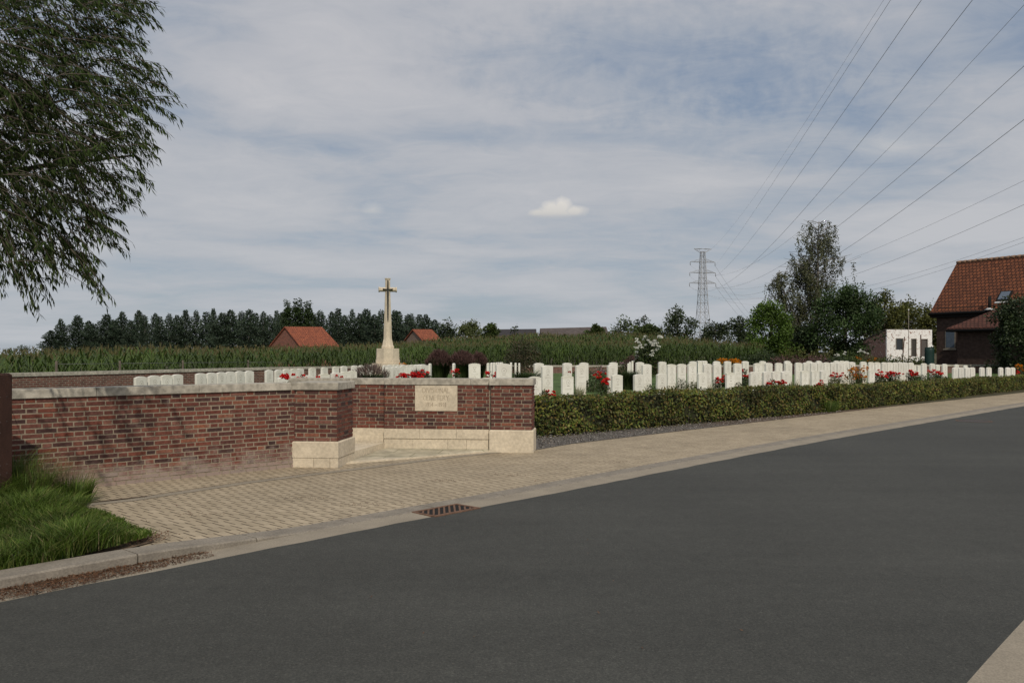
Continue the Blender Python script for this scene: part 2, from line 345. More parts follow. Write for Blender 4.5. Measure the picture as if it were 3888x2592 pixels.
# asphalt
def asphalt_mat():
    m = bpy.data.materials.new('asphalt'); m.use_nodes = True; t = m.node_tree; b = t.nodes['Principled BSDF']
    b.inputs['Roughness'].default_value = .80; b.inputs['Specular IOR Level'].default_value = .3
    co = N(t, 'ShaderNodeTexCoord')
    a = N(t, 'ShaderNodeTexNoise', i_Scale=70., i_Detail=4., i_Roughness=.85); L(t, co.outputs['Object'], a.inputs['Vector'])
    c = N(t, 'ShaderNodeTexNoise', i_Scale=.35, i_Detail=5.); L(t, co.outputs['Object'], c.inputs['Vector'])
    mp = N(t, 'ShaderNodeMapping'); mp.inputs['Rotation'].default_value = (0, 0, -R(48)); mp.inputs['Scale'].default_value = (.12, 1.1, 1); L(t, co.outputs['Object'], mp.inputs['Vector'])
    w = N(t, 'ShaderNodeTexNoise', i_Scale=1.6, i_Detail=4.); L(t, mp.outputs[0], w.inputs['Vector'])
    col = RAMP(t, a.outputs[0], [(.30, (.022, .022, .020)), (.46, (.045, .046, .041)), (.58, (.060, .061, .054)), (.68, (.11, .108, .095)), (.78, (.20, .19, .17))])
    k3 = N(t, 'ShaderNodeTexNoise', i_Scale=7., i_Detail=7., i_Roughness=.7); L(t, co.outputs['Object'], k3.inputs['Vector'])
    for x, lo, hi in ((c, .88, 1.10), (w, .94, 1.06), (k3, .90, 1.10)):
        f = RAMP(t, x.outputs[0], [(.35, (lo,)*3), (.65, (hi,)*3)])
        mx = N(t, 'ShaderNodeMixRGB', blend_type='MULTIPLY'); mx.inputs[0].default_value = 1; L(t, col, mx.inputs[1]); L(t, f, mx.inputs[2]); col = mx.outputs[0]
    # scattered pale grit
    vo = N(t, 'ShaderNodeTexVoronoi', i_Scale=7.); L(t, co.outputs['Object'], vo.inputs['Vector'])
    sp_ = M(t, 'MULTIPLY', M(t, 'LESS_THAN', vo.outputs['Distance'], .05), .45)
    mg = N(t, 'ShaderNodeMixRGB'); L(t, sp_, mg.inputs[0]); L(t, col, mg.inputs[1]); mg.inputs[2].default_value = (.12, .11, .09, 1)
    L(t, mg.outputs[0], b.inputs['Base Color'])
    bp = N(t, 'ShaderNodeBump', i_Strength=.6, i_Distance=.006); L(t, a.outputs[0], bp.inputs['Height']); L(t, bp.outputs[0], b.inputs['Normal'])
    return m
asphalt = asphalt_mat()
def paver_mat():
    m = bpy.data.materials.new('beige_pavers'); m.use_nodes = True; t = m.node_tree; b = t.nodes['Principled BSDF']
    b.inputs['Roughness'].default_value = .92; b.inputs['Specular IOR Level'].default_value = .2
    uv = N(t, 'ShaderNodeTexCoord')
    wob = N(t, 'ShaderNodeTexNoise', i_Scale=3.); L(t, uv.outputs['UV'], wob.inputs['Vector'])
    ad = N(t, 'ShaderNodeVectorMath', operation='SCALE'); ad.inputs['Scale'].default_value = .014; L(t, wob.outputs['Color'], ad.inputs[0])
    a2 = N(t, 'ShaderNodeVectorMath', operation='ADD'); L(t, uv.outputs['UV'], a2.inputs[0]); L(t, ad.outputs[0], a2.inputs[1])
    sp2 = N(t, 'ShaderNodeSeparateXYZ'); L(t, a2.outputs[0], sp2.inputs[0])
    v = M(t, 'DIVIDE', sp2.outputs[1], .225); rw = M(t, 'FLOOR', v)
    u = M(t, 'ADD', M(t, 'DIVIDE', sp2.outputs[0], .116), M(t, 'MULTIPLY', M(t, 'MODULO', M(t, 'ADD', rw, 100.), 2.), .5))
    ju = M(t, 'GREATER_THAN', M(t, 'ABSOLUTE', M(t, 'SUBTRACT', M(t, 'FRACT', u), .5)), .438)
    jv = M(t, 'GREATER_THAN', M(t, 'ABSOLUTE', M(t, 'SUBTRACT', M(t, 'FRACT', v), .5)), .482)
    cid = N(t, 'ShaderNodeCombineXYZ'); L(t, M(t, 'FLOOR', u), cid.inputs[0]); L(t, rw, cid.inputs[1])
    wn = N(t, 'ShaderNodeTexWhiteNoise', noise_dimensions='2D'); L(t, cid.outputs[0], wn.inputs['Vector'])
    jn = N(t, 'ShaderNodeTexNoise', i_Scale=5., i_Detail=4.); L(t, uv.outputs['UV'], jn.inputs['Vector'])
    jm = M(t, 'MULTIPLY', jn.outputs[0], 2.0, clamp=True)
    joint = M(t, 'MAXIMUM', M(t, 'MULTIPLY', ju, jm), M(t, 'MULTIPLY', jv, .30))
    pc = RAMP(t, wn.outputs['Value'], [(0, (.335, .278, .197)), (.5, (.36, .30, .215)), (1, (.385, .322, .232))])
    mj = N(t, 'ShaderNodeMixRGB'); L(t, joint, mj.inputs[0]); L(t, pc, mj.inputs[1]); mj.inputs[2].default_value = (.075, .058, .038, 1); col = mj.outputs[0]
    for s, lo, hi in ((.7, .92, 1.08), (11., .90, 1.1), (2.2, .93, 1.07)):
        x = N(t, 'ShaderNodeTexNoise', i_Scale=s, i_Detail=5.); L(t, uv.outputs['UV'], x.inputs['Vector'])
        f = RAMP(t, x.outputs[0], [(.35, (lo,)*3), (.65, (hi,)*3)])
        mx = N(t, 'ShaderNodeMixRGB', blend_type='MULTIPLY'); mx.inputs[0].default_value = 1; L(t, col, mx.inputs[1]); L(t, f, mx.inputs[2]); col = mx.outputs[0]
    d = N(t, 'ShaderNodeTexNoise', i_Scale=1.6, i_Detail=7., i_Roughness=.75); L(t, uv.outputs['UV'], d.inputs['Vector'])
    df = RAMP(t, d.outputs[0], [(.64, (0, 0, 0)), (.76, (.6,)*3)])
    mg = N(t, 'ShaderNodeMixRGB'); L(t, df, mg.inputs[0]); L(t, col, mg.inputs[1]); mg.inputs[2].default_value = (.15, .12, .075, 1)
    L(t, mg.outputs[0], b.inputs['Base Color'])
    bp = N(t, 'ShaderNodeBump', i_Strength=.6, i_Distance=.006); L(t, M(t, 'SUBTRACT', 1., joint), bp.inputs['Height']); L(t, bp.outputs[0], b.inputs['Normal'])
    return m
paver = paver_mat()
slab_m = brick_proc('entrance_slabs', (.42, .38, .29), (.38, .345, .25), (.2, .19, .12), .75, .45, .008)
soil = mat('soil', (.105, .075, .052), .95, .35, 2., .6, 40., noise2=.3, scale2=30.)
gravel = mat('grey_gravel', (.17, .158, .145), .95, .3, 30., .9, 60., noise2=.35, scale2=70.)
lawn_m = mat('lawn', (.055, .095, .022), .95, .3, .8, .8, 60., alt=(.07, .115, .03), noise2=.3, scale2=25.)
field_m = mat('field_soil', (.06, .055, .03), .95, .3, .3)

# ---------------------------------------------------------------- terrain
def edgeY(X):   # hedge front line
    pts = [(-3, 14.6), (.51, 16.45), (9.1, 23.95), (22.7, 37.4), (40, 54)]
    for (a, b), (c, d) in zip(pts, pts[1:]):
        if X <= c: return b+(X-a)/(c-a)*(d-b)
    return 54+(X-40)
def h(X, Y):
    """ground height"""
    z = 0.
    e = Y-(20.57+.754*X)
    if e > -6:
        f = 0
        for (a, za), (b, zb) in zip([(-6, 0.), (-4, .10), (0, .28), (2.2, .52), (8, .55), (500, .55)], [(-4, .10), (0, .28), (2.2, .52), (8, .55), (500, .55)]):
            if a <= e <= b: f = za+(zb-za)*(e-a)/(b-a)
        f *= .62+.38*smooth(X, -9, -1)
        f *= smooth((Y-edgeY(X))*.7, -.25, .6) if X > .3 else 1
        z = f
    # fields beyond the boundary
    yb = backY(X)
    if Y > yb+.5:
        k = smooth(Y, yb+.5, yb+4)
        g0 = -.55+.85*smooth(X, -22, 2)
        rise = (.6+1.02*smooth(X, -30, 8))*smooth(Y, yb+5, 100)
        g = g0+rise
        if Y > 110: g = g*(1-.8*smooth(Y, 110, 170))
        z = z*(1-k)+g*k
    return z
def backY(X):
    pts = [(-60, -60), (-20, 11), (-14.4, 24), (-5.8, 46), (-4.5, 50), (60, 50)]
    if X <= -60: return -60
    for (a, b), (c, d) in zip(pts, pts[1:]):
        if X <= c: return b+(X-a)/(c-a)*(d-b)
    return 50
def axis(lo, hi, dense_lo, dense_hi, step):
    a = list(np.arange(dense_lo, dense_hi, step)); s = step; x = dense_hi
    while x < hi: a.append(x); s *= 1.35; x += s
    a.append(hi); s = step; x = dense_lo
    b = []
    while x > lo: s *= 1.35; x -= s; b.append(max(x, lo))
    return np.array(b[::-1]+a)
xs = axis(-3500, 3500, -30, 45, 1.0); ys = axis(-600, 5000, 4, 62, 1.0)
V = [(x, y, h(x, y)-(.03)) for y in ys for x in xs]; nx = len(xs)
Fq = [(j*nx+i, j*nx+i+1, (j+1)*nx+i+1, (j+1)*nx+i) for j in range(len(ys)-1) for i in range(nx-1)]
o = np_mesh('ground', V, Fq, field_m); tag(o, kind='structure')

# road frame
P0 = Vector((0, 9.4)); AL = R(47.5)
def edge_curve():
    pts = [(-3.4-14*math.cos(AL), 5.6-14*math.sin(AL)), (-3.4, 5.6), (-.98, 8.40), (.17, 9.62), (4.8, 14.85), (6.66, 16.85), (16.2, 26.75), (40, 50.5), (80, 90)]
    out = []
    for (a, b), (c, d) in zip(pts, pts[1:]):
        n = max(2, int(math.hypot(c-a, d-b)/.25))
        for i in range(n): out.append(Vector((a+(c-a)*i/n, b+(d-b)*i/n)))
    # smooth
    for _ in range(40):
        out = [out[0]]+[(out[i-1]+out[i]*2+out[i+1])/4 for i in range(1, len(out)-1)]+[out[-1]]
    return out
EC = edge_curve(); ES = [0]
for a, b in zip(EC, EC[1:]): ES.append(ES[-1]+(b-a).length)
def nrm(i):
    a = EC[max(0, i-1)]; b = EC[min(len(EC)-1, i+1)]; d = (b-a).normalized(); return Vector((-d.y, d.x))
def ribbon(name, o0, o1, z0, z1, m, i0=0, i1=None, kind='structure'):
    i1 = len(EC) if i1 is None else i1
    V = []; U = []
    for i in range(i0, i1):
        n = nrm(i)
        a = EC[i]+n*(o0(i) if callable(o0) else o0); b = EC[i]+n*(o1(i) if callable(o1) else o1)
        V += [(a.x, a.y, z0(i) if callable(z0) else z0), (b.x, b.y, z1(i) if callable(z1) else z1)]
    k = i1-i0
    me = bpy.data.meshes.new(name); me.from_pydata(V, [], [(2*i, 2*i+2, 2*i+3, 2*i+1) for i in range(k-1)])
    ob = link_mesh(name, me, m)
    return tag(ob, kind=kind)
def st(v):
    """road-frame coordinates in metres"""
    d = Vector((math.cos(AL), math.sin(AL))); r = Vector((v.x, v.y))-P0
    return (r.dot(d), r.dot(Vector((-d.y, d.x))))
ribbon('road', -5.19, lambda i: .012*math.sin(i*1.7)*math.sin(i*.61)+random.uniform(-.008, .008), 0.004, 0.004, asphalt)
ribbon('gutter', -.06, .30, -.002, .006, conc)
ribbon('far_kerb', -5.8, -5.19, .006, .004, conc)
o = ribbon('far_pavement', -8.5, -5.8, .008, .008, paver); uv_from(o, lambda v, n: st(v))
# kerb: raised along the verge, sinking flush at the pavement
def kz(i):
    x = EC[i].x-.2
    return .012+.076*(1-smooth(x, -3.0, -1.7))
mb = MB()
i = 0
while i < len(EC)-1:
    j = min(len(EC)-1, i+4)
    T = []
    for k in range(i, j+1):
        t = .006 if k == i else (-.006 if k == j else 0)
        n = nrm(k); d = Vector((n.y, -n.x)); p = EC[k]+d*t
        a = p+n*.30; a2 = p+n*.315; b = p+n*.56
        T.append([(a.x, a.y, -.05), (a.x, a.y, kz(k)-.012), (a2.x, a2.y, kz(k)), (b.x, b.y, kz(k)), (b.x, b.y, -.05)])
    vs = [p for r in T for p in r]; fs = []
    for k in range(len(T)-1):
        for q in range(4): fs.append((k*5+q, (k+1)*5+q, (k+1)*5+q+1, k*5+q+1))
    fs.append((0, 1, 2, 3, 4)); e = (len(T)-1)*5; fs.append((e+4, e+3, e+2, e+1, e))
    mb.add(vs, fs); i = j
tag(mb.build('kerb', conc_d), kind='structure')

# entrance frame
UA = R(-6); EU = Vector((math.cos(UA), math.sin(UA))); EV = Vector((-EU.y, EU.x))
def ent(u, v, o=(-2.18, 14.37)): return Vector((o[0]+EU.x*u+EV.x*v, o[1]+EU.y*u+EV.y*v))
# pavement polygon
outer = []
for i in range(len(EC)):
    p = EC[i]+nrm(i)*.56
    if p.x > -3.35 and p.x < 60: outer.append((p.x, p.y))
inner = [(45, 60.5), (22.3, 36.9), (9.33, 23.9), (2.34, 16.75), (1.09, 15.45), (.35, 14.4), (0, 14.42), (-2.48, 12.66), (-2.5, 12.2), (-3.3, 12.3), (-5.6, 10.05), (-5.3, 9.7), (-4.75, 9.1), (-4.15, 8.6), (-3.55, 7.85)]
poly = outer+inner
bm = bmesh.new(); vs = [bm.verts.new((x, y, .010)) for x, y in poly]; f = bm.faces.new(vs); bmesh.ops.triangulate(bm, faces=[f]); 
me = bpy.data.meshes.new('pavement'); bm.to_mesh(me); bm.free()
if me.polygons[0].normal.z < 0: me.flip_normals()
o = link_mesh('pavement', me, paver); tag(o, kind='structure'); uv_from(o, lambda v, n: st(v))
# dark-jointed edging strip across the pavement
strip = [(-4.75, 9.0), (-4.24, 9.43), (-3.31, 10.75), (-2.55, 11.6), (-.93, 13.37), (.26, 14.5)]
def poly_ribbon(name, pts, w, z, m, off=0):
    V = []
    for i, p in enumerate(pts):
        a = Vector(pts[max(0, i-1)]); b = Vector(pts[min(len(pts)-1, i+1)]); d = (b-a).normalized(); n = Vector((-d.y, d.x)); p = Vector(p)+n*off
        q = p+n*w; V += [(p.x, p.y, z), (q.x, q.y, z)]
    me = bpy.data.meshes.new(name); me.from_pydata(V, [], [(2*i, 2*i+2, 2*i+3, 2*i+1) for i in range(len(pts)-1)])
    return tag(link_mesh(name, me, m), kind='structure')
poly_ribbon('paving_edge', strip, .15, .014, conc)
poly_ribbon('paving_joint', strip[:4], .020, .018, soil, .152)
poly_ribbon('paving_groove', [(-4.78, 9.02), (-4.45, 9.3), (-4.12, 9.62)], .05, .022, soil, .10)
# gravel / soil strip before the hedge
gv = [(.3, 14.3), (1.09, 15.45), (2.34, 16.75), (9.33, 23.9), (22.3, 36.9), (45, 60.5), (43, 61), (22.2, 38.4), (9.1, 25.3), (.2, 18.)]
me = bpy.data.meshes.new('gravel_strip'); me.from_pydata([(x, y, (.016 if k < 6 else .02)) for k, (x, y) in enumerate(gv)], [], [(0, 1, 2, 9), (2, 3, 8, 9), (3, 4, 7, 8), (4, 5, 6, 7)])
def grav_mix():
    m = bpy.data.materials.new('gravel_and_soil'); m.use_nodes = True; t = m.node_tree; b = t.nodes['Principled BSDF']; b.inputs['Roughness'].default_value = .95
    co = N(t, 'ShaderNodeTexCoord')
    n = N(t, 'ShaderNodeTexNoise', i_Scale=30., i_Detail=6., i_Roughness=.8); L(t, co.outputs['Object'], n.inputs['Vector'])
    c1 = RAMP(t, n.outputs[0], [(.32, (.045, .040, .034)), (.5, (.105, .095, .085)), (.7, (.23, .21, .18))])
    c2 = RAMP(t, n.outputs[0], [(.32, (.05, .03, .02)), (.7, (.17, .115, .08))])
    s = N(t, 'ShaderNodeSeparateXYZ'); L(t, co.outputs['Object'], s.inputs[0])
    nn = N(t, 'ShaderNodeTexNoise', i_Scale=1.3, i_Detail=5.); L(t, co.outputs['Object'], nn.inputs['Vector'])
    f = M(t, 'ADD', M(t, 'MULTIPLY', M(t, 'SUBTRACT', s.outputs[0], 3.5), .25), M(t, 'MULTIPLY', M(t, 'SUBTRACT', nn.outputs[0], .5), 2.5), clamp=True)
    mx = N(t, 'ShaderNodeMixRGB'); L(t, f, mx.inputs[0]); L(t, c1, mx.inputs[1]); L(t, c2, mx.inputs[2]); L(t, mx.outputs[0], b.inputs['Base Color'])
    bp = N(t, 'ShaderNodeBump', i_Strength=.9, i_Distance=.02); L(t, n.outputs[0], bp.inputs['Height']); L(t, bp.outputs[0], b.inputs['Normal'])
    return m
tag(link_mesh('gravel_strip', me, grav_mix()), kind='structure')
# lawn inside the cemetery
V = []; idx = {}; Fl = []
gxs = np.arange(-22, 46, .8); gys = np.arange(12.6, 50.2, .8)
def inside(x, y):
    if y > backY(x)-.1: return False
    if x > .2: return y > edgeY(x)+.3
    if x > -4.9 and y < 15.2: return False
    return y > 13.2+max(0, (x+2.)*.9) if x > -4.2 else y > 11.4+(x+4.2)*.96 and x > -14.5
for j, y in enumerate(gys):
    for i, x in enumerate(gxs):
        if inside(x, y): idx[(i, j)] = len(V); V.append((x, y, h(x, y)+.0))
for (i, j) in idx:
    q = [(i, j), (i+1, j), (i+1, j+1), (i, j+1)]
    if all(k in idx for k in q): Fl.append([idx[k] for k in q])
tag(np_mesh('lawn', V, Fl, lawn_m), kind='structure')
# verge, bottom left
vp = [(-3.33, 7.28), (-3.55, 7.85), (-4.15, 8.6), (-4.75, 9.1), (-5.3, 9.7), (-5.75, 10.0), (-9, 12), (-16, 10), (-16, -9), (-12.9, -5.0)]
ke = [(EC[i]+nrm(i)*.565) for i in range(len(EC)) if EC[i].x < -3.0]
vp[0] = (-3.12, 7.36)
vpoly = [(p.x, p.y) for p in ke]+vp[0:8]
bm = bmesh.new(); vs = [bm.verts.new((x, y, (.022))) for k, (x, y) in enumerate(vpoly)]; f = bm.faces.new(vs); bmesh.ops.triangulate(bm, faces=[f])
me = bpy.data.meshes.new('verge'); bm.to_mesh(me); bm.free()
if me.polygons[0].normal.z < 0: me.flip_normals()
tag(link_mesh('verge', me, soil), kind='structure')

# ---------------------------------------------------------------- brick walls (real bricks, Flemish bond)
def brick_run(mb, p0, p1, z0, nc, pitch, thick_in=.02, start=0, skip=None):
    """bricks standing 6 mm proud of a mortar core; p0->p1 with the outside on the right-hand side"""
    p0 = Vector(p0); p1 = Vector(p1); Ln = (p1-p0).length; d = (p1-p0)/Ln; n = Vector((d.y, -d.x)); j = .017
    for c in range(nc):
        za = z0+c*pitch+j*.5; zb = z0+(c+1)*pitch-j*.5
        s = -((c+start) % 2)*.162-.02*random.random(); k = 0
        while s < Ln:
            w = .212 if k % 2 == 0 else .098
            w *= random.uniform(.96, 1.04); k += 1
            a = max(s, .0); b = min(s+w, Ln)
            s += w+j
            if b-a < .02: continue
            if skip and skip(a, b, za, zb):
                # clip around the panel
                sa, sb, sz0, sz1 = skip.rect
                if a < sa-.02: b = sa-.006
                elif b > sb+.02: a = sb+.006
                else: continue
                if b-a < .015: continue
            pr = .005+random.uniform(-.0025, .003); t = random.uniform(-.0015, .0015)
            q = [p0+d*a, p0+d*b]
            vs = [(q[0]-n*thick_in).to_3d(), (q[1]-n*thick_in).to_3d(), (q[1]+n*pr).to_3d(), (q[0]+n*pr).to_3d()]
            V = [(v.x, v.y, za+t) for v in vs]+[(v.x, v.y, zb+t) for v in vs]
            mb.add(V, [(0,3,2,1),(4,5,6,7),(0,1,5,4),(1,2,6,5),(2,3,7,6),(3,0,4,7)], 0)
def coping_run(mb, p0, p1, z0, z1, w_out, w_in, seg=1.05, m=0, ends=(0., 0.)):
    p0 = Vector(p0); p1 = Vector(p1); Ln = (p1-p0).length; d = (p1-p0)/Ln; n = Vector((d.y, -d.x))
    s = -ends[0]; L2 = Ln+ends[1]
    while s < L2-.01:
        e = min(L2, s+seg*random.uniform(.85, 1.2))
        if L2-e < .3: e = L2
        a, b = s+.003, e-.003
        vs = [p0+d*a+n*w_out, p0+d*b+n*w_out, p0+d*b-n*w_in, p0+d*a-n*w_in]
        zt = z1+random.uniform(-.003, .003); c = .008; ctr = (vs[0]+vs[2])/2
        top = [v+(ctr-v).normalized()*c*1.2 for v in vs]
        V = [(v.x, v.y, z0) for v in vs]+[(v.x, v.y, zt-c) for v in vs]+[(v.x, v.y, zt) for v in top]
        mb.add(V, [(3,2,1,0),(0,1,5,4),(1,2,6,5),(2,3,7,6),(3,0,4,7),(4,5,9,8),(5,6,10,9),(6,7,11,10),(7,4,8,11),(8,9,10,11)], m)
        s = e
def shrink(poly, d):
    c = sum((Vector(p) for p in poly), Vector((0, 0)))/len(poly); return poly

TOP = 1.24; CB = 1.135
# --- left wall
wl = empty('entrance_wall', (-4.4, 11.1, 0), label='long low red brick wall with stone coping left of the cemetery entrance', cat='wall')
A = Vector((-5.85, 9.72)); B = Vector((-3.15, 12.32)); dn = (B-A).normalized(); nn_ = Vector((dn.y, -dn.x)); TH = .36
def rel(mb, o): return mb
def at_parent(ob, par):
    ob.parent = par; ob.matrix_parent_inverse = Matrix.Translation(-Vector(par.location)) if par.rotation_euler.z == 0 else par.matrix_world.inverted(); return ob
def core(mb, p0, p1, th, z0, z1, m=0):
    p0 = Vector(p0); p1 = Vector(p1); d = (p1-p0).normalized(); n = Vector((d.y, -d.x))
    pl = [p0, p1, p1-n*th, p0-n*th]; mb.prism([(v.x, v.y) for v in pl], z0, z1, m)
mb = MB(); brick_run(mb, A, B, .0, 19, .0597); 
A2 = A-nn_*TH; brick_run(mb, A2, A, .0, 19, .0597, start=1); B2 = B-nn_*TH; brick_run(mb, B2, A2, .0, 19, .0597)
core(mb, A+dn*.004, B, TH-.004, -.1, CB, 1)
at_parent(mb.build('brickwork', [brick_m, mortar]), wl)
mb = MB(); coping_run(mb, A-dn*.0, B-dn*.10, CB+.001, TOP, .03, TH+.03, 1.15, ends=(.03, 0))
at_parent(mb.build('coping', coping_m), wl)
# --- left pier
def pier(par, o, wu, dv, zb, name='pier', split=True):
    """o: front-left corner of plinth"""
    q = lambda u, v: Vector((o[0]+EU.x*u+EV.x*v, o[1]+EU.y*u+EV.y*v))
    pz = .385; i = .03; nc = 12; pitch = (CB-pz)/nc
    mb = MB(); c = [q(i, i), q(wu-i, i), q(wu-i, dv-i), q(i, dv-i)]
    for k in range(4): brick_run(mb, c[k], c[(k+1) % 4], pz, nc, pitch, start=k)
    e = .003; c2 = [q(i+e, i+e), q(wu-i-e, i+e), q(wu-i-e, dv-i-e), q(i+e, dv-i-e)]
    mb.prism([(v.x, v.y) for v in c2], pz-.05, CB, 1)
    b = at_parent(mb.build(name, [brick_m, mortar]), par)
    mb = MB(); c = [q(0, 0), q(wu, 0), q(wu, dv), q(0, dv)]
    zm = zb+.15 if split else -.1
    # upper plinth slab with chamfer, lower blocks slightly set in
    t = [q(.012, .012), q(wu-.012, .012), q(wu-.012, dv-.012), q(.012, dv-.012)]
    V = [(v.x, v.y, zm) for v in c]+[(v.x, v.y, pz-.015) for v in c]+[(v.x, v.y, pz) for v in t]
    mb.add(V, [(3,2,1,0),(0,1,5,4),(1,2,6,5),(2,3,7,6),(3,0,4,7),(4,5,9,8),(5,6,10,9),(6,7,11,10),(7,4,8,11),(8,9,10,11)])
    cuts = [0, .48*wu, .82*wu, wu]
    for a, b_ in (zip(cuts, cuts[1:]) if split else []):
        l = [q(a+(.008 if a == 0 else .003), .008), q(b_-(.008 if b_ == wu else .003), .008), q(b_-(.008 if b_ == wu else .003), dv-.01), q(a+(.008 if a == 0 else .003), dv-.01)]
        mb.prism([(v.x, v.y) for v in l], -.1, zm-.004)
    at_parent(mb.build('plinth', stone), par)
    mb = MB(); g = .03-i
    coping_run(mb, q(0, 0), q(wu, 0), CB+.001, TOP+.002, .0, dv, 9., ends=(0, 0)); at_parent(mb.build('pier_coping', coping_m), par)
pier(wl, (-3.22, 12.27), .71, .84, 0.)
# --- entrance wall with plaque
we = empty('plaque_wall', (-1.2, 14.3, 0), label='red brick entrance wall on a stone plinth carrying the engraved name plaque', cat='wall')
mb = MB(); pz = .385; pitch = (CB-pz)/12
class Rect:
    def __init__(s, *r): s.rect = r
    def __call__(s, a, b, za, zb): r = s.rect; return b > r[0] and a < r[1] and zb > r[2]+.01 and za < r[3]
PU0, PU1, PZ0, PZ1 = .535, 1.262, CB-.4425, CB-.012
brick_run(mb, ent(0, .02), ent(1.80, .02), pz, 12, pitch, skip=Rect(PU0, PU1, PZ0, PZ1+.02))
core(mb, ent(0, .024), ent(1.85, .024), .34, pz-.05, CB, 1)
brick_run(mb, ent(1.85, .38), ent(0, .38), .0, 18, .0625)
brick_run(mb, ent(-1.7, .10), ent(-.006, .10), pz, 12, pitch, start=1)
core(mb, ent(-1.7, .104), ent(-.0, .104), .27, pz-.05, CB, 1); brick_run(mb, ent(0, .38), ent(-1.7, .38), .0, 18, .0625)
brick_run(mb, ent(-1.7, .38), ent(-1.7, .10), .0, 18, .0625)
at_parent(mb.build('brickwork', [brick_m, mortar]), we)
mb = MB(); coping_run(mb, ent(0, 0), ent(1.82, 0), CB+.001, TOP, .0, .40, 1.25); coping_run(mb, ent(-1.72, .08), ent(0, .08), CB+.001, TOP-.002, .0, .32, 1.2)
at_parent(mb.build('coping', coping_m), we)
mb = MB()
def block(mb, u0, u1, v0, v1, z0, z1):
    c = [ent(u0+.002, v0), ent(u1-.002, v0), ent(u1-.002, v1), ent(u0+.002, v1)]; mb.prism([(v.x, v.y) for v in c], z0, z1)
block(mb, 0, .62, -.02, .38, .225, pz); block(mb, .62, 1.25, -.02, .38, .225, pz-.001); block(mb, 1.25, 1.80, -.02, .38, .225, pz)
block(mb, 0, .5, -.005, .37, -.1, .222); block(mb, .5, 1.1, -.005, .37, -.1, .222); block(mb, 1.1, 1.42, -.007, .37, -.1, .223); block(mb, 1.42, 1.80, -.005, .37, -.1, .222)
block(mb, -.85, 0, .06, .38, -.1, pz); block(mb, -1.7, -.85, .06, .38, -.1, pz-.001)
at_parent(mb.build('plinth', stone), we)
# plaque
pq = MB(); c = [ent(PU0, .001), ent(PU1, .001), ent(PU1, .05), ent(PU0, .05)]; pq.prism([(v.x, v.y) for v in c], PZ0, PZ1)
plq = at_parent(pq.build('name_plaque', stone), we)
def text_mesh(body, size, loc, rz, m, par, name='lettering', ext=.0012, sx=1.):
    cu = bpy.data.curves.new(name, 'FONT'); cu.body = body; cu.size = size; cu.align_x = 'CENTER'; cu.extrude = ext; cu.space_character = 1.12; cu.offset = -.0006
    t = bpy.data.objects.new(name, cu); C.objects.link(t)
    dg = bpy.context.evaluated_depsgraph_get(); me = bpy.data.meshes.new_from_object(t.evaluated_get(dg)); bpy.data.objects.remove(t)
    # give the strokes small serifs by widening ends is not needed at this size
    o = link_mesh(name, me, m); o.location = loc; o.rotation_euler = (R(90), 0, rz); o.scale = (sx, 1, 1)
    bpy.context.view_layer.update()
    o.parent = par; o.matrix_parent_inverse = par.matrix_world.inverted()
    return o
bpy.context.view_layer.update()
cu_ = (PU0+PU1)/2
mb = MB()
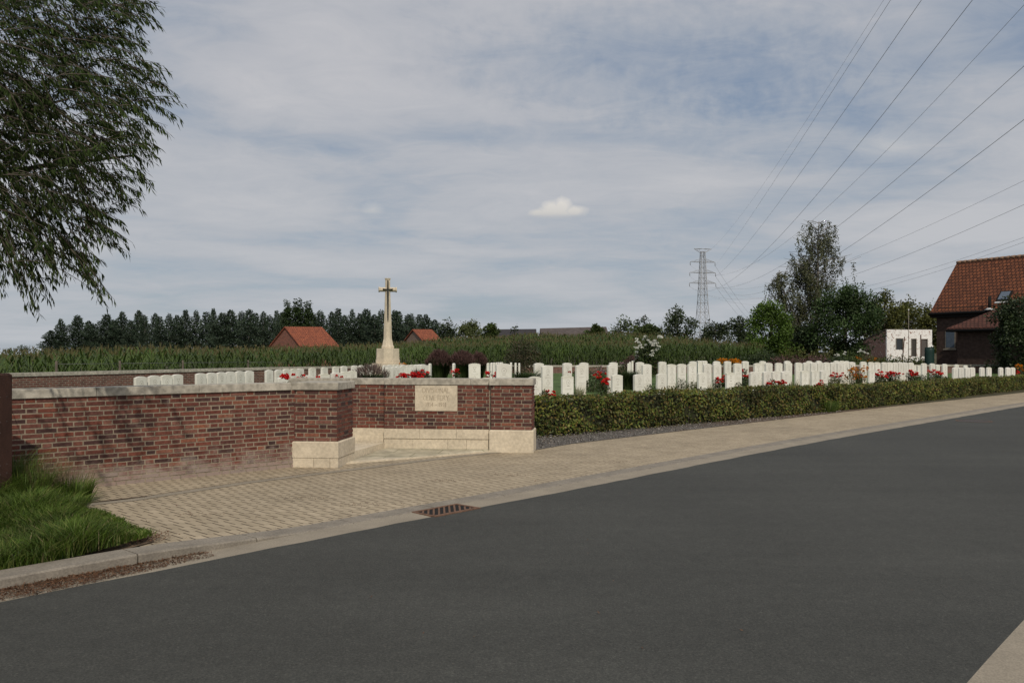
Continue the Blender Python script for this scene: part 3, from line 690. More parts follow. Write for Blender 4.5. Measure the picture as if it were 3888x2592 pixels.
def serif_line(body, size, uc, z, sx):
    """roman capitals drawn as flat strokes with serifs"""
    S = {'D': ([(0,0,0,1),(0,1,.45,.97),(.45,.97,.7,.7),(.7,.7,.7,.3),(.7,.3,.45,.03),(.45,.03,0,0)], .78), 'I': ([(0,0,0,1)], .1),
         'V': ([(0,1,.36,0),(.36,0,.72,1)], .76), 'S': ([(.5,.86,.25,1),(.25,1,.03,.8),(.03,.8,.46,.35),(.46,.35,.26,0),(.26,0,0,.14)], .56),
         'O': ([(.38,1,.7,.8),(.7,.8,.76,.5),(.76,.5,.7,.2),(.7,.2,.38,0),(.38,0,.06,.2),(.06,.2,0,.5),(0,.5,.06,.8),(.06,.8,.38,1)], .84),
         'N': ([(0,0,0,1),(0,1,.66,0),(.66,0,.66,1)], .76), 'A': ([(0,0,.36,1),(.36,1,.72,0),(.14,.36,.58,.36)], .76), 'L': ([(0,1,0,0),(0,0,.48,0),(.48,0,.5,.12)], .54),
         'C': ([(.66,.84,.38,1),(.38,1,.06,.78),(.06,.78,0,.5),(0,.5,.06,.22),(.06,.22,.38,0),(.38,0,.68,.16)], .72), 'E': ([(0,0,0,1),(0,1,.46,1),(0,.52,.38,.52),(0,0,.5,0)], .56),
         'M': ([(0,0,.08,1),(.08,1,.44,0),(.44,0,.8,1),(.8,1,.88,0)], .94), 'T': ([(.32,0,.32,1),(0,1,.64,1)], .68), 'R': ([(0,0,0,1),(0,1,.4,.95),(.4,.95,.44,.72),(.44,.72,.3,.54),(.3,.54,0,.5),(.24,.5,.6,0)], .64),
         'Y': ([(0,1,.34,.5),(.68,1,.34,.5),(.34,.5,.34,0)], .72), '1': ([(.12,0,.12,1),(.12,1,0,.88)], .26), '9': ([(.5,.68,.42,.94),(.42,.94,.2,1),(.2,1,0,.76),(0,.76,.1,.5),(.1,.5,.32,.44),(.32,.44,.5,.68),(.5,.68,.36,.2),(.36,.2,.1,0)], .6),
         '4': ([(.4,0,.4,1),(.4,1,0,.3),(0,.3,.56,.3)], .64), '8': ([(.25,1,.44,.8),(.44,.8,.06,.3),(.06,.3,.25,0),(.25,0,.46,.26),(.46,.26,.06,.78),(.06,.78,.25,1)], .56), '-': ([(0,.38,.36,.38)], .44), ' ': ([], .25)}
    gap = .15; tot = sum(S[ch][1] for ch in body)+gap*(len(body)-1); x = -tot/2
    for ch in body:
        for (a, b, c, d) in S[ch][0]:
            p = Vector(((x+a)*size*sx, b*size)); q = Vector(((x+c)*size*sx, d*size)); dd = (q-p); 
            w = size*(.062 if abs(dd.x) < abs(dd.y)*.9 else .035); dd.normalize(); nn = Vector((-dd.y, dd.x))*w
            vs = []
            for k in (p-dd*w*.3+nn, p-dd*w*.3-nn, q+dd*w*.3-nn, q+dd*w*.3+nn):
                e = ent(uc+k.x, -.0006); e2 = ent(uc+k.x, .002); vs.append(((e.x, e.y, z+k.y), (e2.x, e2.y, z+k.y)))
            V = [v[0] for v in vs]+[v[1] for v in vs]
            mb.add(V, [(0,1,2,3),(0,4,5,1),(1,5,6,2),(2,6,7,3),(3,7,4,0)])
            for (e_, s_) in ((p, b), (q, d)):
                if abs(dd.y) > .7 and (abs(s_) < .01 or abs(s_-1) < .01):
                    k0 = e_+Vector((-size*.09, -size*.02)); k1 = e_+Vector((size*.09, size*.02))
                    vs = [(k0.x, k0.y), (k1.x, k0.y), (k1.x, k1.y), (k0.x, k1.y)]
                    mb.add([(*ent(uc+a_, -.0009), z+b_) for a_, b_ in vs], [(0, 1, 2, 3)])
        x += S[ch][1]+gap
serif_line('DIVISIONAL', .075, cu_, CB-.132, .92)
serif_line('CEMETERY', .075, cu_, CB-.255, .92)
serif_line('1914 - 1918', .066, cu_, CB-.368, .92)
let = mb.build('lettering', engr_p); let.parent = plq; let.matrix_parent_inverse = Matrix.Identity(4)
# right pier
pier(we, ent(1.815, -.07), .745, .56, 0.05, split=False)
# landing step and entrance floor
mb = MB(); l = [(-2.46, 13.08), ent(-.0, -.0), ent(-.9, .05), (-4.6, 14.2), (-4.6, 13.3)]
l = [Vector(p) for p in l]; mb.prism([(v.x, v.y) for v in l], -.05, .145)
o = mb.build('landing_step', stone); tag(o, 'pale stone landing step between the left pier and the plaque wall', 'step')
o.location = (0, 0, 0)
fl = [(-2.49, 12.62, .02), (0.02, 14.4, .02), (*ent(1.82, -.01), .055), (*ent(0, -.01), .055), (-2.44, 13.1, .02)]
me = bpy.data.meshes.new('entrance_paving'); me.from_pydata(fl, [], [(0, 1, 2), (0, 2, 3, 4)]); o = link_mesh('entrance_paving', me, slab_m); tag(o, kind='structure'); uv_from(o, lambda v, n: (v.x*EU.x+v.y*EU.y, v.x*EV.x+v.y*EV.y))
mb = MB()
pts = [(-2.50, 12.60), (-1.25, 13.48), (0.05, 14.40)]
for a, b in zip(pts, pts[1:]):
    a = Vector(a); b = Vector(b); d = (b-a).normalized(); n = Vector((-d.y, d.x)); a = a+d*.004; b = b-d*.004
    mb.prism([(v.x, v.y) for v in (a, b, b+n*.16, a+n*.16)], -.02, .032)
tag(mb.build('threshold_strip', stone), kind='structure')

# --- boundary walls (far)
def far_wall(name, pts, label, th=.35):
    """pts (x,y,ztop)"""
    root = empty(name, (pts[0][0], pts[0][1], 0), label=label, cat='wall'); mb = MB(); mc = MB()
    for (x0, y0, z0), (x1, y1, z1) in zip(pts, pts[1:]):
        a = Vector((x0, y0)); b = Vector((x1, y1)); d = (b-a).normalized(); n = Vector((d.y, -d.x)); Ln = (b-a).length
        mb.prism([(v.x, v.y) for v in (a, b, b-n*th, a-n*th)], -.9, [z0-.101, z1-.101, z1-.101, z0-.101])
        k = max(1, int(Ln/1.3))
        for i in range(k):
            t0 = i/k; t1 = (i+1)/k; p = a+(b-a)*t0+d*.003; q = a+(b-a)*t1-d*.003
            za = z0+(z1-z0)*t0; zb = z0+(z1-z0)*t1
            vs = [p+n*.03, q+n*.03, q-n*(th+.03), p-n*(th+.03)]; zt = [za, zb, zb, za]
            V = [(v.x, v.y, z-.1) for v, z in zip(vs, zt)]+[(v.x, v.y, z) for v, z in zip(vs, zt)]
            mc.add(V, [(0,3,2,1),(4,5,6,7),(0,1,5,4),(1,2,6,5),(2,3,7,6),(3,0,4,7)])
    w = mb.build('brickwork', brick_far); uv_from(w, wall_uv); at_parent(w, root); at_parent(mc.build('coping', coping_m), root)
far_wall('boundary_wall', [(-20, 11.3, 1.10), (-14.4, 24, 1.11), (-10, 35.2, 1.11), (-5.6, 46.3, 1.05)], 'receding brick boundary wall along the left side below the maize')
far_wall('boundary_wall', [(-5.5, 46.6, 1.03), (-3.8, 50.0, 1.03)], 'short brick boundary wall corner behind the stone cross')
far_wall('boundary_wall', [(-3.7, 50.3, 1.0), (12, 50.3, 1.0), (30, 49.5, 1.06), (46, 49, 1.1)], 'brick boundary wall along the back below the maize and the tiled house')

# ---------------------------------------------------------------- headstones
def head_meshes():
    W, T, H = .38, .076, .81; n = 10; prof = []
    for i in range(n+1):
        x = -W/2+W*i/n; prof.append((x, H-.035*(2*x/W)**2-.0))
    V = []; 
    front = [(-W/2, -.3), (W/2, -.3)]+[(x, z) for x, z in prof[::-1]]
    bev = .006
    N_ = len(front)
    def ins(p):
        c = (0, .35); return (p[0]-bev*(1 if p[0] > 0 else -1)*(abs(p[0]) > .15), p[1]-(bev if p[1] > .7 else 0))
    ring = lambda y, f: [(f(p)[0], y, f(p)[1]) for p in front]
    idn = lambda p: p
    V = ring(-T/2, ins)+ring(-T/2+bev, idn)+ring(T/2-bev, idn)+ring(T/2, ins)
    fs = [tuple(range(N_)), tuple(range(4*N_-1, 3*N_-1, -1))]
    for k in range(3):
        for i in range(N_): fs.append((k*N_+i, (k+1)*N_+i, (k+1)*N_+(i+1) % N_, k*N_+(i+1) % N_))
    me = bpy.data.meshes.new('slab'); me.from_pydata(V, [], fs); me.materials.append(head_m)
    bm = bmesh.new(); bm.from_mesh(me); bmesh.ops.recalc_face_normals(bm, faces=bm.faces); bm.to_mesh(me); bm.free()
    out = []
    for var in range(4):
        mb = MB(); y = -T/2-.001
        def strip(x0, z0, x1, z1, w=.004):
            d = Vector((x1-x0, z1-z0)).normalized(); nn = Vector((-d.y, d.x))*w
            mb.add([(x0-nn.x, y, z0-nn.y), (x1-nn.x, y, z1-nn.y), (x1+nn.x, y, z1+nn.y), (x0+nn.x, y, z0+nn.y)], [(0, 1, 2, 3)])
        cz = .64
        if var != 2:
            k = 14; r = .062
            for i in range(k):
                a = 2*math.pi*i/k; b = 2*math.pi*(i+1)/k
                strip(r*math.cos(a), cz+r*math.sin(a), r*math.cos(b), cz+r*math.sin(b), .0035)
            strip(-.03, cz+.01, .02, cz-.02); strip(-.01, cz-.03, .03, cz+.03)
        else:
            strip(-.05, cz+.05, 0, cz-.05); strip(0, cz-.05, .05, cz+.05); strip(-.06, cz+.05, .06, cz+.05)
        strip(-.045, .545, .045, .545, .007)
        if var in (0, 3): strip(-.09, .50, .09, .50, .003)
        strip(-.11, .46, .11, .46, .003)
        if var != 1:   # latin cross outline
            for s in (-1, 1):
                strip(s*.022, .16, s*.022, .30, .003); strip(s*.022, .30, s*.07, .30, .003); strip(s*.07, .30, s*.07, .335, .003); strip(s*.07, .335, s*.022, .335, .003); strip(s*.022, .335, s*.022, .41, .003)
            strip(-.022, .41, .022, .41, .003); strip(-.15, .20, -.03, .20, .003); strip(.03, .20, .15, .20, .003)
        else: strip(-.12, .30, .12, .30, .003); strip(-.1, .25, .1, .25, .003)
        m2 = mb.mesh('inscription'); m2.materials.append(engr); out.append(m2)
    return me, out
slab_me, inscr = head_meshes()
cnt = 0
def headstone(X, Y, zt, ang, label, group, ins=True):
    global cnt
    r = bpy.data.objects.new('headstone', slab_me); C.objects.link(r); r.location = (X, Y, zt-.81); r.rotation_euler = (R(random.uniform(-.7, .7)), R(random.uniform(-.6, .6)), ang+R(random.uniform(-1.5, 1.5)))
    tag(r, label, 'headstone', group)
    if ins:
        c = bpy.data.objects.new('inscription', inscr[cnt % 4]); C.objects.link(c); c.parent = r
    cnt += 1; return r
def row(pxs, line, ang, desc, group, ins=True, dz=0.):
    """pxs list of (px, pytop); line: Y as function of t=X/Y"""
    pxs = sorted(pxs)
    for k, (px, py) in enumerate(pxs):
        Y = line((px-HX)/F); headstone(gx(px, Y), Y, gz(py, Y)+dz, ang, f'{ordw(k+1)} white headstone from the left in {desc}', group, ins)
a37 = R(37.5)
R1 = [(2031,1428.6),(2154,1425.5),(2342,1421.8),(2425,1420),(2510,1417.7),(2667,1414),(2772,1412.6),(2860,1411),(2912,1409),(2945,1408.5),(2980,1408.5),(3054,1406.5),(3092,1406),(3128,1405),(3308,1403),
      (3625,1394),(3648,1394),(3671,1394),(3692,1394),(3728,1394),(3754,1394),(3800,1394.5),(3826,1394.5),(3845,1394.5)]
row(R1, lambda t: 20.57/(1-.754*t), a37, 'the front row just behind the hedge', 'headstones in the front row behind the hedge')
R2 = [(2077,1386.4),(2204,1385),(2325,1383.7),(2455,1382),(2548,1382),(2587,1381),(2627,1380),(2685,1380),(2722,1379.6),(2800,1378.6),(2876,1378),(2918,1377),(2956,1377),(2992,1376),(3031,1376),(3060,1376),(3088,1375.5),(3113,1375),(3138,1375),(3163,1375),(3188,1375),(3211,1374.5),(3235,1373.5),(3277,1372.5),
      (3307,1374),(3331,1374.5),(3356,1375),(3378,1375),(3399,1375),(3419,1375),(3438,1375.5),(3458,1376),(3508,1378.5),(3539,1379.5),(3586,1381)]
row(R2, lambda t: 22.67/(1-.76*t), a37, 'the second row behind the hedge', 'headstones in the second row behind the hedge')
R3 = [(2045,1377.5),(2153,1377),(2217,1376),(2328,1375),(2429,1374),(2514,1372.5),(2630,1371),(2720,1370.7),(2762,1370.7),(2829,1370.5),(2895,1370),(2988,1369.5),(3073,1370),(3109,1369.5),(3176,1369),(3196,1369),(3214,1370),(3470,1386),(3490,1387),(3560,1384),(3632,1383),(3665,1386)]
row(R3, lambda t: 27.0/(1-.75*t), a37, 'the third row behind the hedge', 'headstones in the third row behind the hedge')
# far-off end-on block right of centre
R4 = [(2648+6.2*i, 1369.3) for i in range(6)]
row(R4, lambda t: 41, R(95), 'the far block standing end-on before the maize', 'headstones far off seen end-on', False)
R4 = [(2385, 1379), (2393, 1374), (2401, 1370)]
row(R4, lambda t: 36-(t-.14)*800, R(80), 'the short end-on row beside the white rose', 'headstones seen end-on beside the white rose', False)
# centre, stones with a full face
for px, py, Y, lab in ((1802,1379,27,'white headstone with a round badge standing alone before the dark purple grass'), (1912,1380,20.5,'large near white headstone just right of the plaque, cross engraved below'), (1851,1433,17.4,'white headstone of which only the curved top shows over the plaque wall coping')):
    headstone(gx(px, Y), Y, gz(py, Y), R(12), lab, 'headstones behind the plaque wall')
R5 = [(1855, 1377.5, 29), (1866, 1376.5, 31), (1876, 1376, 33), (1885, 1375.5, 35), (1893, 1375.2, 37), (1900, 1375, 39), (1907, 1374.8, 41), (1940, 1376, 36), (1958, 1377, 38), (1972, 1378, 40)]
for k, (px, py, Y) in enumerate(R5): headstone(gx(px, Y), Y, gz(py, Y), R(86), f'{ordw(k+1)} white headstone from the left in the end-on row right of the plaque', 'headstones end-on right of the plaque', Y < 34)
R6 = [(1632, 1379.5, 28.5), (1723, 1378.5, 29)]
for k, (px, py, Y) in enumerate(R6): headstone(gx(px, Y), Y, gz(py, Y), R(88), ['narrow end-on white headstone left of the nearer purple grass clump', 'narrow end-on white headstone between the two purple grass clumps'][k], 'headstones end-on beside the purple grasses')
R7 = [(1372, 1386, 40), (1404, 1385, 40), (1461, 1386, 41), (1480, 1384.5, 39), (1500, 1384, 38), (1516, 1384, 37), (1531, 1384, 36), (1552, 1385, 35), (1566, 1384, 34), (1582, 1383.5, 33), (1594, 1383, 32), (1606, 1382.5, 31), (1617, 1386, 35)]
for k, (px, py, Y) in enumerate(R7): headstone(gx(px, Y), Y, gz(py, Y), R(62), f'{ordw(k+1)} white headstone from the left in the far row below the stone cross', 'headstones below the stone cross', Y < 34)
R8 = [(1476, 1395, 27.5), (1494, 1393, 28.5), (1510, 1391, 29.5), (1527, 1389.5, 30.5), (1346, 1387, 33)]
R8.sort()
for k, (px, py, Y) in enumerate(R8): headstone(gx(px, Y), Y, gz(py, Y), R(66), f'{ordw(k+1)} white headstone from the left in the nearer row below the stone cross', 'headstones below the stone cross')
# left block
RL = [(534,1428.6),(584,1425),(631,1423),(673,1420.5),(762,1416),(803,1414),(839,1412),(874,1410),(909,1408),(946,1407),(1022,1404),(1057,1403),(1087,1400),(1115,1399),(1139,1398.5),(1186,1396),(1231,1394),(1274,1391),(1306,1389)]
row(RL, lambda t: (21+.96/.27*9.3)/(1-.96/.27*t), R(70), 'the long row receding along the left boundary wall', 'headstones along the left boundary wall')
RM = [(1076,1431,20.4),(1165,1424,21.8),(1230,1418,23),(1276,1413,24.2),(1310,1410,25.2),(1336,1407,26)]
for k, (px, py, Y) in enumerate(RM): headstone(gx(px, Y), Y, gz(py, Y), R(58), f'{ordw(k+1)} white headstone from the left in the short row behind the left pier', 'headstones behind the left pier')

# ---------------------------------------------------------------- stone cross
CY = 42.; cxx = gx(1472, CY); cr = empty('memorial_cross', (cxx, CY, .35), R(12), 'tall pale stone memorial cross bearing a bronze sword on an octagonal stepped base', 'memorial cross')
zc = lambda py: gz(py, CY)-.35
mb = MB(); w = 1.0
def oct(mb, r0, z0, r1, z1): mb.lathe([(r0/math.cos(R(22.5)), z0), (r1/math.cos(R(22.5)), z1)], 8, rot=R(22.5))
def octp(prof): return [(r/math.cos(R(22.5)), z) for r, z in prof]
z1 = zc(1365); 
mb.lathe(octp([(.78, -.4), (.78, zc(1379)), ]), 8, rot=R(22.5))
mb.build('step', stone, cr)
mb = MB(); mb.lathe(octp([(.585, zc(1379)+.002), (.585, zc(1365)), (.56, zc(1364)), (.545, zc(1322.5))]), 8, rot=R(22.5)); mb.build('pedestal', stone_d if False else stone, cr)
mb = MB(); mb.lathe(octp([(.30, zc(1322)), (.30, zc(1314)), (.265, zc(1311)), (.215, zc(1291)), (.205, zc(1288)), (.200, zc(1287)), (.185, zc(1240)), (.125, zc(1108)), (.12, zc(1070)), (.115, zc(1062)), (.145, zc(1060)), (.145, zc(1056.5))]), 8, rot=R(22.5)); sh = mb.build('shaft', stone, cr)
mb = MB(); az_ = zc(1099.5); al = .45; hw = .095
for s in (-1, 1):
    V = []
    for x, rr in ((.10*s, .105), ((al-.06)*s, .108), ((al-.05)*s, .132), (al*s, .132)):
        for t in range(8):
            a = R(22.5+45*t); V.append((x, rr*math.cos(a)/math.cos(R(22.5)), az_+rr*math.sin(a)/math.cos(R(22.5))))
    fs = [(k*8+i, k*8+(i+1) % 8, (k+1)*8+(i+1) % 8, (k+1)*8+i) for k in range(3) for i in range(8)]+[tuple(range(24, 32)), tuple(range(7, -1, -1))]
    mb.add(V, fs)
o = mb.build('arms', stone, cr); bm = bmesh.new(); bm.from_mesh(o.data); bmesh.ops.recalc_face_normals(bm, faces=bm.faces); bm.to_mesh(o.data); bm.free()
mb = MB()
V = []
zt_, zg, ze = zc(1066), zc(1099.5), zc(1227)
def yf(z):  # front plane of the tapering shaft
    return -(.125+(.175-.125)*max(0, (zc(1108)-z)/(zc(1108)-zc(1240))))-.025
mb.add([(-.052, yf(zg), zg), (.052, yf(zg), zg), (.050, yf(zg)-.03, zg), (-.050, yf(zg)-.03, zg), (-.034, yf(ze+.2), ze+.2), (.034, yf(ze+.2), ze+.2), (.030, yf(ze+.2)-.02, ze+.2), (-.030, yf(ze+.2)-.02, ze+.2), (0, yf(ze), ze)],
       [(0,1,2,3),(0,4,5,1),(1,5,6,2),(2,6,7,3),(3,7,4,0),(4,8,5),(5,8,6),(6,8,7),(7,8,4)])
sw = mb.build('sword', bronze, cr)
mb = MB(); mb.bar((0, yf(zg)-.01, zg), (0, yf(zt_)-.01, zt_), .036, .034, 8); mb.lathe([(.01, zt_-.03), (.038, zt_), (.01, zt_+.035)], 8, c=(0, yf(zt_)-.01)); mb.build('grip', bronze, sw)
mb = MB(); mb.bar((-.2, yf(zg)-.012, zg), (.2, yf(zg)-.012, zg), .030, .030, 8)
for s in (-1, 1): mb.bar((.19*s, yf(zg)-.012, zg), (.24*s, yf(zg)-.012, zg), .042, .048, 8)
mb.build('guard', bronze, sw)

# ---------------------------------------------------------------- hedges
hedge_m = leafmat('hornbeam_leaf', [(0.042, 0.0644, 0.011), (0.0734, 0.1054, 0.0165), (0.1259, 0.1171, 0.022), (0.1364, 0.0878, 0.0274), (0.0472, 0.0878, 0.0131), (0.1574, 0.164, 0.0329)], .2, clump=.6, cscale=2.2)
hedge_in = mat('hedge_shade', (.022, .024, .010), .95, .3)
def hedge(x0, x1, label, seed):
    r = empty('hedge', (x0, edgeY(x0), 0), label=label, cat='hedge', group='clipped hedges along the pavement')
    n = max(2, int((x1-x0)/.5)); tw = .58
    pts = [Vector((x0+(x1-x0)*i/n, edgeY(x0+(x1-x0)*i/n))) for i in range(n+1)]
    topz = lambda x: (.775 if x < 9 else .735)-.06*smooth(x, 0, 23)+.02*math.sin(x*1.9+seed)+.012*math.sin(x*5.3)
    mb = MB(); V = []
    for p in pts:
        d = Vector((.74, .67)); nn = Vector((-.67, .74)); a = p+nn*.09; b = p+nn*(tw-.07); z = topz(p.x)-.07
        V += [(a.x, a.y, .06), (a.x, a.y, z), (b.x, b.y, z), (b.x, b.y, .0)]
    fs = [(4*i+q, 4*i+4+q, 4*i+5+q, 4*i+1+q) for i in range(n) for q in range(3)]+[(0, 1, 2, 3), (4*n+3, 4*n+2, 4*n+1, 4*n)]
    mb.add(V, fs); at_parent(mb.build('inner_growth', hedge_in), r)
    Ln = (pts[-1]-pts[0]).length
    d2 = np.array([(pts[-1]-pts[0]).x, (pts[-1]-pts[0]).y])/Ln; n2 = np.array([-d2[1], d2[0]])
    K = int(Ln*1150)
    s = rng.random(K); X = x0+(x1-x0)*s; Yb = np.array([edgeY(x) for x in X]); zt = np.array([topz(x) for x in X])
    face = rng.random(K)
    t = np.zeros(K); z = np.zeros(K); out = np.zeros((K, 3))
    fr = face < .56; tp = (face >= .56) & (face < .9); bk = face >= .9
    bulge = .055*np.sin(X*3.1+seed)+.035*np.sin(X*7.7+z*4)
    zz_ = .015+(zt-.015)*rng.random(K)**.92
    z[fr] = zz_[fr]; t[fr] = (rng.normal(0, .035, K)+bulge*.5+.05*(1-np.clip(zz_/.25, 0, 1)))[fr]; out[fr] = [-n2[0], -n2[1], .25]
    z[tp] = (zt+rng.normal(0, .014, K))[tp]; t[tp] = (rng.random(K)*tw)[tp]; out[tp] = [0, -.2, 1]
    z[bk] = zz_[bk]; t[bk] = (tw+rng.normal(0, .03, K))[bk]; out[bk] = [n2[0], n2[1], .2]
    z += .03*np.sin(X*11+t*9)*(tp)
    # holes in the face
    hole = (np.sin(X*2.3+seed)*np.sin(X*5.1+z*7)+rng.normal(0, .35, K)-.5*(z < .2)) > .62
    keep = ~(hole & fr)
    pos = np.stack([X+n2[0]*t, Yb+n2[1]*t, z], 1)[keep]; out = out[keep]; K = len(pos)
    nrmv = unit(out+rng.normal(0, .55, (K, 3))); ax_ = unit(np.cross(nrmv, rng.normal(size=(K, 3)))); ax_[:, 2] -= .25
    V, Fq = leaves(pos, ax_, rng.uniform(.05, .085, K), rng.uniform(.032, .05, K), up=nrmv, fold=.15)
    # end cap leaves
    Vs = [(V, Fq)]
    for e, sg in ((pts[0], -1), (pts[-1], 1)):
        k = 500; tt = rng.random(k)*tw; zz2 = rng.random(k)*topz(e.x); pp = np.stack([e.x+n2[0]*tt+sg*d2[0]*rng.normal(0.02, .03, k), e.y+n2[1]*tt+sg*d2[1]*rng.normal(0.02, .03, k), zz2], 1)
        nv = unit(np.array([sg*d2[0], sg*d2[1], .2])+rng.normal(0, .5, (k, 3))); av = unit(np.cross(nv, rng.normal(size=(k, 3))))
        Vs.append(leaves(pp, av, .065, .042, up=nv))
    V, Fq = joinVF(Vs); at_parent(np_mesh('foliage', V, Fq, hedge_m), r)
    # stems at the foot
    mb = MB(); 
    for k in range(int(Ln*3.2)):
        x = x0+(x1-x0)*random.random(); p = Vector((x, edgeY(x)))+Vector((-.67, .74))*random.uniform(.03, .25)
        mb.bar((p.x, p.y, -.05), (p.x+random.uniform(-.08, .08), p.y, .35), .014, .008, 5)
    at_parent(mb.build('stems', bark), r)
bpy.context.view_layer.update()
hedge(.55, 8.75, 'near clipped hornbeam hedge with browning leaves between the entrance wall and the gap', 1.)
hedge(9.4, 26.5, 'farther clipped green and brown hedge running off to the right past the gap', 2.4)

# ---------------------------------------------------------------- maize field
maize_m = [leafmat('maize_leaf', [(0.0429, 0.078, 0.0156), (0.0644, 0.104, 0.0208), (0.0887, 0.13, 0.0312), (0.0572, 0.0845, 0.026)], .28, clump=.3, cscale=.35), leafmat('maize_tassel', [(.11, .09, .036), (.08, .08, .028), (.13, .11, .05)], .2, clump=.2)]
def maize():
    pts = []
    def fy(X):
        P_ = [(-60, 0), (-34, 3), (-23, 18), (-17.2, 25.6), (-8.2, 48.2), (-5.5, 53.2), (16, 53.2), (17, 60), (30, 62), (60, 62)]
        for (a, b), (c, d) in zip(P_, P_[1:]):
            if X <= c: return b+(X-a)/(c-a)*(d-b)
        return 62
    # near plants
    for r_ in range(46):
        step = .19 if r_ < 3 else (.30 if r_ < 10 else .55)
        X = -36.
        while X < 32:
            X += step*random.uniform(.6, 1.4)
            off = r_*.75+(0 if r_ < 12 else (r_-12)*.8)
            # distance offset measured perpendicular to the front line
            Y = fy(X+ (off*.9 if X < -6 else 0))+off if X > -6 else fy(X)+off*1.6
            Y += random.uniform(-.15, .15)
            if abs(X/Y) > .68 or Y > 118 or X > 17.5: continue
            pts.append((X, Y, r_))
    A_ = np.array(pts); n = len(A_); zb = np.array([h(x, y) for x, y in A_[:, :2]])
    H_ = rng.uniform(2.0, 2.35, n)+.12*np.sin(A_[:, 0]*.7)+.08*np.sin(A_[:, 0]*.23+A_[:, 1]*.5)
    parts = []; mi = []
    for k in range(9):
        fr = k/9
        sel = np.ones(n, bool) if k >= 4 else A_[:, 2] < 5
        m_ = sel.sum(); ang = rng.random(m_)*2*math.pi; out = np.stack([np.cos(ang), np.sin(ang)], 1)
        Hs = H_[sel]; base = np.stack([A_[sel, 0], A_[sel, 1], zb[sel]+Hs*(.12+.75*fr)], 1)
        L1 = rng.uniform(.30, .45, m_)[:, None]; L2 = rng.uniform(.25, .45, m_)[:, None]
        wd = rng.uniform(.05, .085, m_)[:, None]*(1+.5*(A_[sel, 2] > 10)[:, None]); sd_ = np.stack([-out[:, 1], out[:, 0], np.zeros(m_)], 1)*wd*.5
        o3 = np.concatenate([out, np.zeros((m_, 1))], 1)
        mid = base+o3*L1*.6+np.array([0, 0, 1.])*L1*.85; tip = mid+o3*L2*.75-np.array([0, 0, 1.])*L2*rng.uniform(-.1, .9, m_)[:, None]
        V = np.stack([base-sd_*.6, base+sd_*.6, mid+sd_, mid-sd_, mid-sd_, mid+sd_, tip+sd_*.15, tip-sd_*.15], 1).reshape(-1, 3)
        # keep both quads one island by sharing the mid vertices
        V = np.stack([base-sd_*.6, base+sd_*.6, mid+sd_, mid-sd_, tip+sd_*.15, tip-sd_*.15], 1).reshape(-1, 3)
        b = (np.arange(m_)*6)[:, None]; Fq = np.concatenate([b+np.array([0, 1, 2, 3]), b+np.array([3, 2, 4, 5])], 0)
        parts.append((V, Fq)); mi += [0]*len(Fq)
    # stalks + tassels
    ux = np.array([1., 0, 0])
    base = np.stack([A_[:, 0], A_[:, 1], zb], 1); top = base+np.array([0, 0, 1.])*(H_*.9)[:, None]
    sel = A_[:, 2] < 4; b_ = base[sel]; t_ = top[sel]; V = np.stack([b_-ux*.012, b_+ux*.012, t_+ux*.008, t_-ux*.008], 1).reshape(-1, 3); parts.append((V, np.arange(len(V)).reshape(-1, 4))); mi += [0]*(len(V)//4)
    for k in range(4):
        sel = rng.random(n) < .85; m_ = sel.sum()
        d = np.stack([rng.normal(0, .28, m_), rng.normal(0, .28, m_), np.ones(m_)], 1)
        V, Fq = leaves(top[sel], d, rng.uniform(.18, .32, m_), .022+.018*(A_[sel, 2] > 8), up=np.tile([0., 1, 0], (m_, 1))+rng.normal(0, .5, (m_, 3)))
        parts.append((V, Fq)); mi += [1]*len(Fq)
    V, Fq = joinVF(parts)
    o = np_mesh('maize_field', V, Fq, maize_m, mi=mi); tag(o, 'tall green maize crop with brown tassels filling the field beyond the walls', 'maize', kind='stuff')
maize()

# ---------------------------------------------------------------- trees
def limb_mesh(H, r, crown_base, spread, nl, m, root, seed=0, lean=0.):
    rd = random.Random(seed); mb = MB(); pts = [(0, 0, -.3)]; k = 6
    for i in range(1, k+1): pts.append((lean*i/k+rd.uniform(-.03, .03)*H*.3, rd.uniform(-.03, .03)*H*.3, H*.93*i/k))
    rs = [r*(1-.85*i/k) for i in range(k+1)]; mb.tube(pts, rs, 7)
    for j in range(nl):
        t = crown_base+(0.9-crown_base)*j/max(1, nl); i = min(k-1, int(t*k)); a = rd.random()*6.28; s = Vector(pts[i]).lerp(Vector(pts[i+1]), t*k-i)
        ln = spread*rd.uniform(.5, .9)*(1-.5*t); e = s+Vector((math.cos(a)*ln, math.sin(a)*ln, ln*rd.uniform(.3, .9)))
        mid = s.lerp(e, .5)+Vector((0, 0, .08*ln)); mb.tube([s, mid, e], [r*.35*(1-t*.6), r*.22*(1-t*.6), r*.06], 5)
    return mb.build('trunk', m, root)
